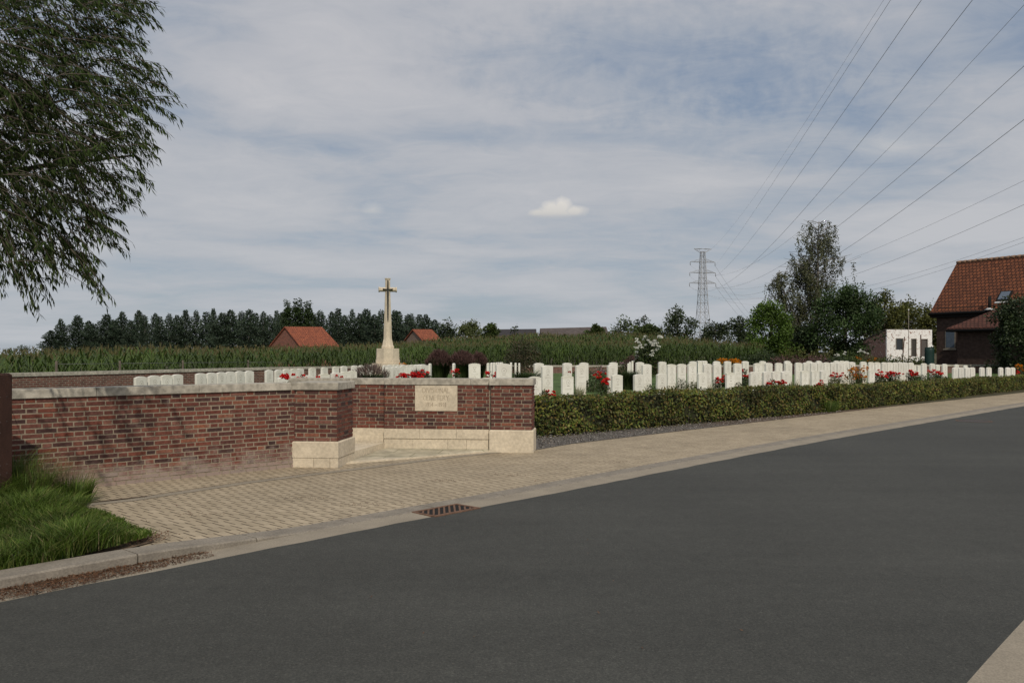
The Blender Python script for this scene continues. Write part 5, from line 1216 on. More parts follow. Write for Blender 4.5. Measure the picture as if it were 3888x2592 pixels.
# ---------------------------------------------------------------- far buildings
def barn(name, label, cat, apexA, baseL, baseR, ridgeEnd, eaveEnd, Y, wallm, roofm, zb=0.):
    """gable on the left; corners given as (px,py) on a plane receding; depth chosen per corner"""
    r = empty(name, (gx(apexA[0], Y), Y, zb), label=label, cat=cat)
    dY = (eaveEnd[0]-baseR[0])/F*Y*.35
    GL = Vector(P(baseL[0], baseL[1], Y+2.5)); GR = Vector(P(baseR[0], baseR[1], Y-1.0)); AP = Vector(P(apexA[0], apexA[1], Y+.75))
    RE = Vector(P(ridgeEnd[0], ridgeEnd[1], Y+.75+dY)); dirv = (RE-AP); dirv.z = 0
    er = GR+dirv; el = GL+dirv; RE.z = AP.z; er.z = GR.z; el.z = GL.z = GR.z
    mb = MB(); g = lambda v, z=zb-1: Vector((v.x, v.y, z))
    V = [g(GL), g(GR), g(er), g(el), GL, GR, er, el, AP-Vector((0, 0, .06)), RE-Vector((0, 0, .06))]
    mb.add(V, [(0, 1, 5, 4), (1, 2, 6, 5), (2, 3, 7, 6), (3, 0, 4, 7), (4, 5, 8), (6, 7, 9)])
    w = mb.build('wall', wallm); uv_from(w, wall_uv); at_parent(w, r)
    mb = MB(); ov = dirv.normalized()*.25; up = Vector((0, 0, .14)); sr = (GR-AP).normalized()*.2; sl = (GL-AP).normalized()*.2
    a, b = AP-ov, RE+ov
    if eaveEnd[0]-ridgeEnd[0] > 30: b = RE-dirv.normalized()*0 ; 
    for s_, p, q in ((sr, GR, er), (sl, GL, el)):
        p2 = p+s_-ov; q2 = q+s_+ov
        V = [a, b, q2, p2, a+up, b+up, q2+up, p2+up]; mb.add(V, [(0,1,2,3),(4,7,6,5),(0,4,5,1),(1,5,6,2),(2,6,7,3),(3,7,4,0)])
    # half-hip end
    ro = mb.build('roof', roofm); bm = bmesh.new(); bm.from_mesh(ro.data); bmesh.ops.recalc_face_normals(bm, faces=bm.faces); bm.to_mesh(ro.data); bm.free(); uv_from(ro, wall_uv); at_parent(ro, r)
    return r
barn('barn', 'red brick barn with a bright orange-red tiled roof behind the maize, the larger one', 'barn', (1087, 1243), (1030, 1317), (1143, 1313), (1222, 1251), (1260, 1307), 118, brick_barn, tile_red)
barn('barn', 'smaller barn with a grey gable and red tiled roof right of the cross', 'barn', (1572, 1253), (1542, 1294), (1606, 1290), (1634, 1256), (1653, 1286), 128, brick_barn2, tile_red)
def long_roof(name, label, p0, p1, pyr0, pyr1, pyeave, Y, m, wallm, run=5.):
    r = empty(name, (gx((p0+p1)/2, Y), Y, 0), label=label, cat='barn'); x0, x1 = gx(p0, Y), gx(p1, Y); z0 = gz(pyr0, Y); z1 = gz(pyr1, Y); ze = gz(pyeave, Y)
    V = [(x0, Y-run, ze), (x1, Y-run, ze), (x1, Y, z1), (x0, Y, z0), (x0, Y+run, ze), (x1, Y+run, ze)]
    V2 = [(a, b, c-.2) for a, b, c in V]
    mb = MB(); mb.add(V+V2, [(0,1,2,3),(3,2,5,4),(6,9,8,7),(9,10,11,8),(0,6,7,1),(4,5,11,10),(0,3,9,6),(3,4,10,9),(1,7,8,2),(2,8,11,5)]); at_parent(mb.build('roof', m), r)
    mb = MB(); i = .4; mb.add([(x0+i, Y-run+i, -.5), (x1-i, Y-run+i, -.5), (x1-i, Y+run-i, -.5), (x0+i, Y+run-i, -.5), (x0+i, Y-run+i, ze-.2), (x1-i, Y-run+i, ze-.2), (x1-i, Y+run-i, ze-.2), (x0+i, Y+run-i, ze-.2), (x0+i, Y, z0-.3), (x1-i, Y, z1-.3)], [(0,1,5,4),(1,2,6,9,5),(2,3,7,6),(3,0,4,8,7)])
    w = mb.build('wall', wallm); uv_from(w, wall_uv); at_parent(w, r)
long_roof('long_barn', 'long low barn with a black roof behind the maize', 1880, 2036, 1250, 1248.5, 1285, 145, roof_dark, brick_barn2)
long_roof('long_barn', 'long low barn with a worn grey-brown sheet roof right of the black one', 2050, 2302, 1246.5, 1240, 1282, 138, roof_grey, brick_barn2)
long_roof('distant_house', 'tiny pale-roofed house glimpsed left of the bright green tree', 2828, 2858, 1261, 1261, 1276, 130, mat('pale_roof', (.28, .29, .33), .8, .1), brick_barn2, 3)

# tiled house on the right
def house():
    RL = Vector((gx(3633, 60), 60, gz(998, 60))); RR = Vector((gx(3900, 55.8), 55.8, gz(971, 55.8)))
    d = (RR-RL); d.z = 0; Lr = d.length; d.normalize(); n = Vector((-d.y, d.x, 0));
    if n.x > 0: n = -n                       # towards the left / front
    zr = RL.z; run = 3.1; Lr = 15.; zE = 4.55
    r = empty('house', (RL.x+n.x*run, RL.y+n.y*run, 0), label='brown brick house with a steep red tiled roof and a lean-to at the right', cat='house')
    G = lambda a, b, z: RL+d*a+n*b+Vector((0, 0, z-RL.z))
    mb = MB(); w = run-.2
    pts = [G(.35, w, -.3), G(Lr, w, -.3), G(Lr, -w, -.3), G(.35, -w, -.3), G(.35, w, zE+.3), G(Lr, w, zE+.3), G(Lr, -w, zE+.3), G(.35, -w, zE+.3), G(.35, 0, zr-.25), G(Lr, 0, zr-.25)]
    mb.add(pts, [(0,1,5,4),(1,2,6,9,5),(2,3,7,6),(3,0,4,8,7)])
    o = mb.build('wall', brick_house); bm = bmesh.new(); bm.from_mesh(o.data); bmesh.ops.recalc_face_normals(bm, faces=bm.faces); bm.to_mesh(o.data); bm.free(); uv_from(o, wall_uv); at_parent(o, r)
    mb = MB(); 
    for s in (1, -1):
        a, b, c, e = G(0, 0, zr), G(Lr, 0, zr), G(Lr, s*run, zE), G(0, s*run, zE); dn_ = Vector((0, 0, -.14)); q = [a, b, c, e]; V = q+[p+dn_ for p in q]
        mb.add(V, [(0,1,2,3),(4,7,6,5),(0,4,5,1),(1,5,6,2),(2,6,7,3),(3,7,4,0)])
    o = mb.build('roof', tile_house); bm = bmesh.new(); bm.from_mesh(o.data); bmesh.ops.recalc_face_normals(bm, faces=bm.faces); bm.to_mesh(o.data); bm.free(); uv_from(o, wall_uv); at_parent(o, r); roof = o
    mb = MB()
    k = 40
    for i in range(k): p = G(Lr*i/k, 0, zr+.02); q = G(Lr*(i+1)/k-.03, 0, zr+.035); mb.bar(p, q, .10, .115, 7)
    rt = mb.build('ridge_tiles', mat('ridge_tile', (.24, .15, .10), .9, .3, 3.)); at_parent(rt, r)
    # fascia / gutter
    mb = MB(); mb.bar(G(-.02, run+.06, zE-.12), G(Lr, run+.06, zE-.12), .09, .09, 8); at_parent(mb.build('gutter', dark), r)
    # soffit
    mb = MB(); q = [G(0, run-.02, zE-.16), G(Lr, run-.02, zE-.16), G(Lr, run-.5, zE-.16), G(0, run-.5, zE-.16)]; V = q+[p+Vector((0, 0, -.22)) for p in q]; mb.add(V, [(0,1,2,3),(4,7,6,5),(0,4,5,1),(1,5,6,2),(2,6,7,3),(3,7,4,0)]); at_parent(mb.build('fascia', dark), r)
    # lean-to extension, hipped roof, projecting from the wall
    zx = 3.35; ex = 2.1; a0 = 3.15; a1 = 13.
    # where does the extension's left wall meet the picture? a0 tuned below
    mb = MB(); V = [G(a0, w+.0, -.3), G(a0, w+ex, -.3), G(a1, w+ex, -.3), G(a1, w, -.3)]; V += [v+Vector((0, 0, zx+.25)) for v in V]
    mb.add(V, [(0,1,5,4),(1,2,6,5),(2,3,7,6),(4,5,6,7)]); o = mb.build('annexe_wall', brick_house); bm = bmesh.new(); bm.from_mesh(o.data); bmesh.ops.recalc_face_normals(bm, faces=bm.faces); bm.to_mesh(o.data); bm.free(); uv_from(o, wall_uv); at_parent(o, r)
    zt = 4.85
    e0 = G(a0-.45, w+ex+.45, zx); e1 = G(a1+.4, w+ex+.45, zx); wl0 = G(a0-.45, w+.01, zx+.0); t0 = G(a0+2.0, w-.15, zt); t1 = G(a1, w-.15, zt)
    mb = MB(); dn_ = Vector((0, 0, -.12)); V = [e0, e1, t1, t0, wl0]; V += [p+dn_ for p in V]
    mb.add(V, [(0,1,2,3),(0,3,4),(5,8,7,6),(5,9,8),(0,5,6,1),(0,4,9,5),(1,6,7,2)]); o = mb.build('annexe_roof', tile_ext); bm = bmesh.new(); bm.from_mesh(o.data); bmesh.ops.recalc_face_normals(bm, faces=bm.faces); bm.to_mesh(o.data); bm.free(); uv_from(o, wall_uv); at_parent(o, r)
    mb = MB(); mb.bar(e0+Vector((0, 0, -.16)), e1+Vector((0, 0, -.16)), .08, .08, 8); mb.bar(e0+Vector((0, 0, -.16)), wl0+Vector((0, 0, -.16)), .08, .08, 8); at_parent(mb.build('annexe_gutter', dark), r)
    # flue and skylight
    mb = MB(); fp = G(4.2, w+.25, 4.5); mb.bar(fp, fp+Vector((0, 0, .92)), .10, .10, 10); fl = at_parent(mb.build('flue', dark), r)
    mb = MB(); mb.bar(fp+Vector((0, 0, .02)), fp+Vector((0, 0, .16)), .34, .16, 10); at_parent(mb.build('flashing', leadm), r)
    sl_ = (G(0, run, zE)-G(0, 0, zr)).normalized(); nrm_ = d.cross(sl_); 
    if nrm_.z < 0: nrm_ = -nrm_
    sc0 = G(4.75, 0, zr)+sl_*3.65
    def slab(c, wa, la, t0_, t1_, name, m):
        mb = MB(); V = []
        for t in (t0_, t1_):
            for sa, sb in ((-1, -1), (1, -1), (1, 1), (-1, 1)): V.append(c+d*wa*sa+sl_*la*sb+nrm_*t)
        mb.add(V, [(0,3,2,1),(4,5,6,7),(0,1,5,4),(1,2,6,5),(2,3,7,6),(3,0,4,7)]); o = mb.build(name, m); return at_parent(o, r)
    slab(sc0, .38, .42, .0, .12, 'skylight_frame', dark)
    gl = mat('glass', (.10, .13, .17), .08, .1, spec=.8); slab(sc0, .30, .34, .12, .135, 'skylight_pane', gl)
    slab(sc0+sl_*.52, .45, .07, .0, .06, 'skylight_flashing', leadm)
    # window in the main wall
    def win(a, z0_, wd, ht, off=0.):
        for nm, m, s, t in (('window_frame', wood_g, 0, .02), ('window_pane', gl, .07, .03)):
            mb = MB(); V = [];
            for t_ in (-.03, t):
                for aa, zz3 in ((a+s, z0_+s), (a+wd-s, z0_+s), (a+wd-s, z0_+ht-s), (a+s, z0_+ht-s)): V.append(G(aa, w+off+t_, zz3))
            mb.add(V, [(0,3,2,1),(4,5,6,7),(0,1,5,4),(1,2,6,5),(2,3,7,6),(3,0,4,7)]); at_parent(mb.build(nm, m), r)
        mb = MB(); V = []
        for t_ in (-.03, .10):
            for aa, zz3 in ((a-.1, z0_-.1), (a+wd+.1, z0_-.1), (a+wd+.1, z0_), (a-.1, z0_)): V.append(G(aa, w+off+t_, zz3))
        mb.add(V, [(0,3,2,1),(4,5,6,7),(0,1,5,4),(1,2,6,5),(2,3,7,6),(3,0,4,7)]); at_parent(mb.build('window_sill', conc_d), r)
    win(.98, 2.05, .74, 1.2)
    return G
bpy.context.view_layer.update()
house()
# white hut
def hut():
    Y = 75.; x0, x1 = gx(3367, Y), gx(3539, Y+.5); zt = gz(1251, Y); zl = gz(1300, 81)
    r = empty('white_hut', (x0, Y, 0), label='small flat-roofed hut with whitewashed brick front and peeling side', cat='hut')
    mb = MB(); mb.add([(x0, Y, .2), (x1, Y+.5, .2), (x1, Y+.5, zt), (x0, Y, zt), (x0, Y+.2, .2), (x1, Y+.7, .2), (x1, Y+.7, zt), (x0, Y+.2, zt)], [(0,1,2,3),(4,7,6,5),(3,2,6,7),(1,5,6,2),(0,3,7,4)])
    o = mb.build('front_wall', brick_white); uv_from(o, wall_uv); at_parent(o, r)
    mb = MB(); mb.add([(x0+.02, Y+.21, .2), (x0, Y+6.5, .2), (x0, Y+6.5, zl-.15), (x0+.02, Y+.21, zt-.04), (x1, Y+.71, .2), (x1, Y+6.5, .2), (x1, Y+6.5, zl-.15), (x1, Y+.71, zt-.04)], [(0,3,2,1),(4,5,6,7),(1,2,6,5)])
    o = mb.build('side_wall', brick_peel); uv_from(o, wall_uv); at_parent(o, r)
    mb = MB(); mb.add([(x0-.06, Y+.22, zt-.03), (x1+.06, Y+.72, zt-.03), (x1+.06, Y+6.6, zl-.12), (x0-.06, Y+6.6, zl-.12), (x0-.06, Y+.22, zt+.05), (x1+.06, Y+.72, zt+.05), (x1+.06, Y+6.6, zl-.04), (x0-.06, Y+6.6, zl-.04)], [(0,3,2,1),(4,5,6,7),(0,1,5,4),(1,2,6,5),(2,3,7,6),(3,0,4,7)]); at_parent(mb.build('roof', roof_grey), r)
    def opening(pa, pb, ya, yb, name, m, hnd=False):
        xa, xb = gx(pa, Y), gx(pb, Y); f = lambda x: Y+.5*(x-x0)/(x1-x0)
        za, zb2 = gz(yb, Y), gz(ya, Y); mb = MB(); V = [(xa, f(xa)-.03, za), (xb, f(xb)-.03, za), (xb, f(xb)-.03, zb2), (xa, f(xa)-.03, zb2), (xa, f(xa)+.05, za), (xb, f(xb)+.05, za), (xb, f(xb)+.05, zb2), (xa, f(xa)+.05, zb2)]
        mb.add(V, [(0,1,2,3),(4,7,6,5),(3,2,6,7),(1,5,6,2),(0,3,7,4),(0,4,5,1)]); w_ = at_parent(mb.build(name, m), r)
        mb = MB(); t = .05
        for A_, B_ in (((xa-t, za), (xa, zb2)), ((xb, za), (xb+t, zb2)), ((xa-t, zb2), (xb+t, zb2+t))): mb.box(A_[0], f(xa)-.05, A_[1], B_[0], f(xa)+.04, B_[1])
        at_parent(mb.build(name+'_frame', wood_g), r)
    opening(3405, 3429, 1286, 1326, 'window', mat('dark_glass', (.03, .035, .04), .2, .1, spec=.6)); opening(3467, 3483, 1287, 1352, 'door', mat('dark_door', (.05, .045, .04), .8, .1)); opening(3504, 3528, 1288, 1352, 'gate_opening', mat('grey_door', (.09, .08, .075), .8, .1))
    mb = MB(); mb.tube([(x0-.10, Y+5.9, zl+.05), (x0-.15, Y+5.6, zl-.25), (x0-.12, Y+5.5, zl-.4), (x0-.12, Y+5.5, .3)], [.06]*4, 8); at_parent(mb.build('downpipe', white), r)
    mp = empty('mast', (gx(3450, 72), 72, .3), label='thin white pole rising in front of the white hut', cat='pole'); mb = MB(); mb.bar((0, 0, 0), (0, 0, gz(1178, 72)-.3), .03, .025, 8); mb.build('shaft', wood_g, mp); mb = MB(); mb.lathe([(.05, gz(1178, 72)-.3), (.06, gz(1178, 72)-.24), (.01, gz(1178, 72)-.18)], 8); mb.build('finial', white, mp)
    for px, tilt, lab, pt in ((3434, .25, 'thin brown stake leaning beside the hut window', 1280), (3496, 0., 'upright brown post between the hut door and the opening', 1272)):
        Z = gz(pt, 73); mb = MB(); mb.bar((-tilt, 0, 0), (0, 0, Z-.3), .05, .045, 8); mb.lathe([(.05, Z-.3), (.02, Z-.26)], 8); o = mb.build('stake', wood_d, loc=(gx(px, 73), 73, .3)); tag(o, lab, 'post')
hut()
# water butt
Y = 53.6; bx_ = gx(3529, Y); bzb = .3; zt = gz(1321, Y); r = empty('water_butt', (bx_, Y, bzb), label='dark green ribbed water butt standing against the house corner', cat='barrel')
gb = mat('green_plastic', (.012, .035, .030), .5, .1); H_ = zt-bzb; prof = [(.26, 0)]
for i in range(1, 12): prof += [(.28+.012*(i % 2), H_*i/12)]
prof += [(.27, H_-.03), (.25, H_)]; mb = MB(); mb.lathe(prof, 20, sm=True); mb.build('barrel_body', gb, r); mb = MB(); mb.lathe([(.27, H_+.002), (.27, H_+.035), (.1, H_+.06)], 20); mb.build('lid', gb, r)
mb = MB(); mb.bar((.1, -.1, H_+.06), (.16, -.1, H_+.16), .07, .04, 8); mb.build('cap', white, r)

# ---------------------------------------------------------------- pylon and wires
PY = 250.; pxc = 2668
def pylon():
    X = gx(pxc, PY); r = empty('pylon', (X, PY, 0), R(12), 'tall grey lattice steel electricity pylon on the horizon', 'pylon')
    zt = gz(945, PY); Z = lambda py: gz(py, PY); hw = lambda z: .0 if z is None else (2.35 if z <= Z(1264) else 0)
    prof = [(0, 2.15), (Z(1264), 1.75), (Z(1170), 1.25), (Z(1075), .90), (Z(995), .68), (Z(945)-1.5, .55), (zt, .5)]
    def W(z):
        for (a, b), (c, d) in zip(prof, prof[1:]):
            if z <= c: return b+(d-b)*(z-a)/(c-a)
        return 1.0
    mb = MB(); t = .085; lv = [0, 4.2, Z(1264), Z(1225), Z(1185), Z(1150), Z(1120), Z(1095), Z(1075), Z(1055), Z(1035.5), Z(1015), Z(995), Z(972), Z(955)]
    cs = [(-1, -1), (1, -1), (1, 1), (-1, 1)]
    for a, b in zip(lv, lv[1:]):
        wa, wb = W(a), W(b)
        for k in range(4):
            c0, c1 = cs[k], cs[(k+1) % 4]
            mb.bar((c0[0]*wa, c0[1]*wa, a), (c0[0]*wb, c0[1]*wb, b), t, t, 4, sm=False)
            mb.bar((c0[0]*wa, c0[1]*wa, a), (c1[0]*wb, c1[1]*wb, b), t*.5, t*.5, 4, sm=False); mb.bar((c1[0]*wa, c1[1]*wa, a), (c0[0]*wb, c0[1]*wb, b), t*.5, t*.5, 4, sm=False)
            mb.bar((c0[0]*wb, c0[1]*wb, b), (c1[0]*wb, c1[1]*wb, b), t*.55, t*.55, 4, sm=False)
    mb.build('tower', steel, r)
    att = {}
    for py, half, up in ((995, 3.95, .9), (1035.5, 4.1, .9), (1075, 4.2, .9), (945, 2.8, -1.2)):
        mb = MB(); z = Z(py); w_ = W(z)
        for s in (-1, 1):
            for q in (-1, 1):
                mb.bar((s*w_, q*w_, z), (s*half, 0, z), t*.8, t*.6, 4, sm=False); mb.bar((s*w_, q*w_, z+up), (s*half, 0, z), t*.6, t*.5, 4, sm=False)
            for k in range(1, 3): f = k/3; mb.bar((s*(w_+(half-w_)*f), 0, z), (s*(w_+(half-w_)*(f-.33)), 0, z+up*(1-f+.3)), t*.4, t*.4, 4, sm=False)
        if py == 945: mb.bar((-half, 0, z), (half, 0, z), t*.8, t*.8, 4, sm=False)
        arm = mb.build('cross_arm', steel, r)
        for s in (-1, 1):
            if py != 945:
                mi_ = MB(); mi_.bar((s*half, 0, z-.05), (s*half, 0, z-1.), .09, .09, 6); o = mi_.build('insulator', wire_m, arm)
            att[(py, s)] = (X+s*half*math.cos(R(12)), PY+s*half*math.sin(R(12)), z-(1. if py != 945 else 0))
    return att
att = pylon()
def cable(S, mpt, ept, YE, label, r=.022, group='power cables from the pylon passing over to the right', extra=1.25):
    """S: attachment; mpt: (px,py) half-way; ept: (px,py) at depth YE"""
    S = Vector(S); E = Vector(P(ept[0], ept[1], YE)); 
    # solve for s where the plan line crosses the ray of mpt
    t = (mpt[0]-HX)/F; den = (E.x-S.x)-t*(E.y-S.y); s = (t*S.y-S.x)/den if abs(den) > 1e-6 else .5; s = min(.97, max(.03, s)); Ym = S.y+(E.y-S.y)*s; zm = gz(mpt[1], Ym)
    # quadratic z(s) through S,M,E
    c = S.z; a = ((zm-c)-(E.z-c)*s)/(s*s-s); b = E.z-c-a
    pts = []
    for i in range(61):
        u = extra*i/60; pts.append(Vector((S.x+(E.x-S.x)*u, S.y+(E.y-S.y)*u, a*u*u+b*u+c)))
    mb = MB(); 
    for i in range(60): 
        mb.bar(pts[i], pts[i+1], r*.62, r*.62, 5, cap=False)
    o = mb.build('power_cable', cable_m); tag(o, label, 'cable', group)
q = 3888/2352
def z6(x, y): return (2500+x/1.6945, 780+y/1.6945)
cable(att[(945, 1)], z6(420, 200), (2030*q, 0), 60, 'leftmost thin earth wire rising steeply from the top of the pylon', .014)
cable(att[(995, 1)], z6(480, 235), (2046*q, 0), 46, 'second power cable from the left, starting at the upper cross arm', .018)
cable(att[(1035.5, 1)], z6(600, 210), (2117*q, 0), 42, 'third power cable from the left, starting at the middle cross arm')
cable(att[(1075, -1)], z6(640, 340), (2234*q, 0), 38, 'fourth power cable from the left, sagging from the lowest cross arm')
cable(att[(995, -1)], z6(820, 235), (3888, 12*q), 46, 'fifth power cable, crossing behind the birch top to the upper right corner', .018)
cable(att[(1035.5, -1)], z6(900, 318), (3888, 152*q), 44, 'sixth power cable, passing behind the birch crown')
cable(att[(1075, 1)], z6(1190, 290), (3888, 275*q), 42, 'seventh power cable, leaving the birch crown to the right')
cable(att[(1075, 1)], z6(1190, 363), (3888, 415*q), 60, 'upper one of the two faint cables right of the birch', .016)
cable(att[(1075, -1)], z6(1180, 472), (3888, 470*q), 60, 'lower one of the two faint cables right of the birch', .02)
cable(att[(1075, 1)], z6(1400, 505), (3888, 545*q), 75, 'upper one of the close pair of cables over the house roof', .018)
cable(att[(1075, -1)], z6(1400, 536), (3888, 556*q), 75, 'lower one of the close pair of cables over the house roof', .018)
# onward span to the right, dropping behind the trees
for k, (s, zz4) in enumerate((((995, 1), 0), ((1035.5, 1), 1), ((1075, 1), 2))):
    S = att[s]; E = (S[0]+72, 420, 9-2*k); mb = MB(); pts = [Vector(S).lerp(Vector(E), i/20)+Vector((0, 0, -6*(i/20)*(1-i/20)*2)) for i in range(21)]
    for i in range(20): mb.bar(pts[i], pts[i+1], .03, .03, 4, cap=False)
    tag(mb.build('power_cable', cable_m), ['upper', 'middle', 'lower'][k]+' faint cable falling away to the right behind the pylon', 'cable', 'power cables running on behind the pylon')
# street lamp beyond the trees
Y = 112; r = empty('street_lamp', (gx(2764, Y), Y, 0), label='distant street lamp arm showing over the dark tree right of the pylon', cat='street lamp')
mb = MB(); zz5 = gz(1222, Y); mb.tube([(0, 0, 0), (0, 0, zz5-.3), (.25, 0, zz5), (.6, 0, zz5+.12)], [.09, .07, .05, .045], 8); mb.build('pole', steel, r); mb = MB(); mb.add([(.5, -.1, zz5+.08), (.9, -.08, zz5+.2), (.9, .08, zz5+.2), (.5, .1, zz5+.08), (.5, -.1, zz5+.18), (.9, -.08, zz5+.26), (.9, .08, zz5+.26), (.5, .1, zz5+.18)], [(0,3,2,1),(4,5,6,7),(0,1,5,4),(1,2,6,5),(2,3,7,6),(3,0,4,7)]); mb.build('lamp_head', steel, r)

# ---------------------------------------------------------------- fence by the maize
fence_pts = []
names = ['leftmost', 'second from the left', 'third from the left', 'fourth from the left', 'fifth from the left']
for k, (px, py, Y) in enumerate([(214, 1372, 27.3), (455, 1371, 29.5), (694, 1369, 33), (942, 1368, 38), (1170, 1371, 43.5)]):
    X = gx(px, Y); zt = gz(py, Y); mb = MB(); mb.bar((0, 0, -1.2), (0, 0, 0), .045, .04, 8); mb.lathe([(.04, 0), (.02, .02)], 8); o = mb.build('fence_post', wood_dg, loc=(X, Y, zt)); tag(o, f'{names[k]} of the grey wooden posts between boundary wall and maize', 'post', 'fence posts beside the maize')
    fence_pts.append(Vector((X, Y, zt)))
for j, dz_ in enumerate((-.08, -.35)):
    mb = MB()
    for a, b in zip(fence_pts, fence_pts[1:]): mb.bar(a+Vector((0, -.05, dz_)), b+Vector((0, -.05, dz_)), .006, .006, 4)
    tag(mb.build('fence_wire', wire_m), ['upper', 'lower'][j]+' wire strung along the fence posts beside the maize', 'wire', 'wires beside the maize')
# foreground fence post at the left edge
Y = 8.9; r = empty('timber_post', (gx(-20, Y), Y, 0), label='thick dark brown timber post at the left edge of the picture', cat='post')
mb = MB(); hx = .115; zt = gz(1417, Y); mb.box(-hx, -hx, -.2, hx, hx, zt-.02); mb.add([(-hx, -hx, zt-.0199), (hx, -hx, zt-.0199), (hx, hx, zt-.0199), (-hx, hx, zt-.0199), (-hx+.02, -hx+.02, zt), (hx-.02, -hx+.02, zt), (hx-.02, hx-.02, zt), (-hx+.02, hx-.02, zt)], [(0,1,5,4),(1,2,6,5),(2,3,7,6),(3,0,4,7),(4,5,6,7)]); mb.build('shaft', wood_d, r)
mb = MB()
for py in (1505, 1600, 1640, 1762, 1795): z_ = gz(py, Y)+0; mb.bar((-.12, -hx-.004, z_), (.13, -hx-.004, z_), .004, .004, 5)
mb.build('staples', wire_m, r)
for k, py in enumerate((1505, 1600, 1762, 1795)):
    z_ = gz(py, Y); mb = MB(); mb.bar((gx(-8, Y)-5, Y-1.5, z_), (gx(22, Y), Y+.02, z_), .003, .003, 5); mb.bar((gx(22, Y), Y+.02, z_), (-5.95, 9.9, z_-.02), .003, .003, 5)
    tag(mb.build('fence_wire', wire_m), f'{["topmost", "second", "third", "lowest"][k]} thin wire running from the brown post to the brick wall end', 'wire', 'wires at the brown post')
# dark shrub in the gap behind the post
shr = plant('dark_evergreen', 'dark evergreen bush squeezed between the brown post and the brick wall end', 'shrub', -6.35, 10.3, 0, 'bush', .95, 1.15, conif, n=2600, ls=.07, lw=.03, seed=300)

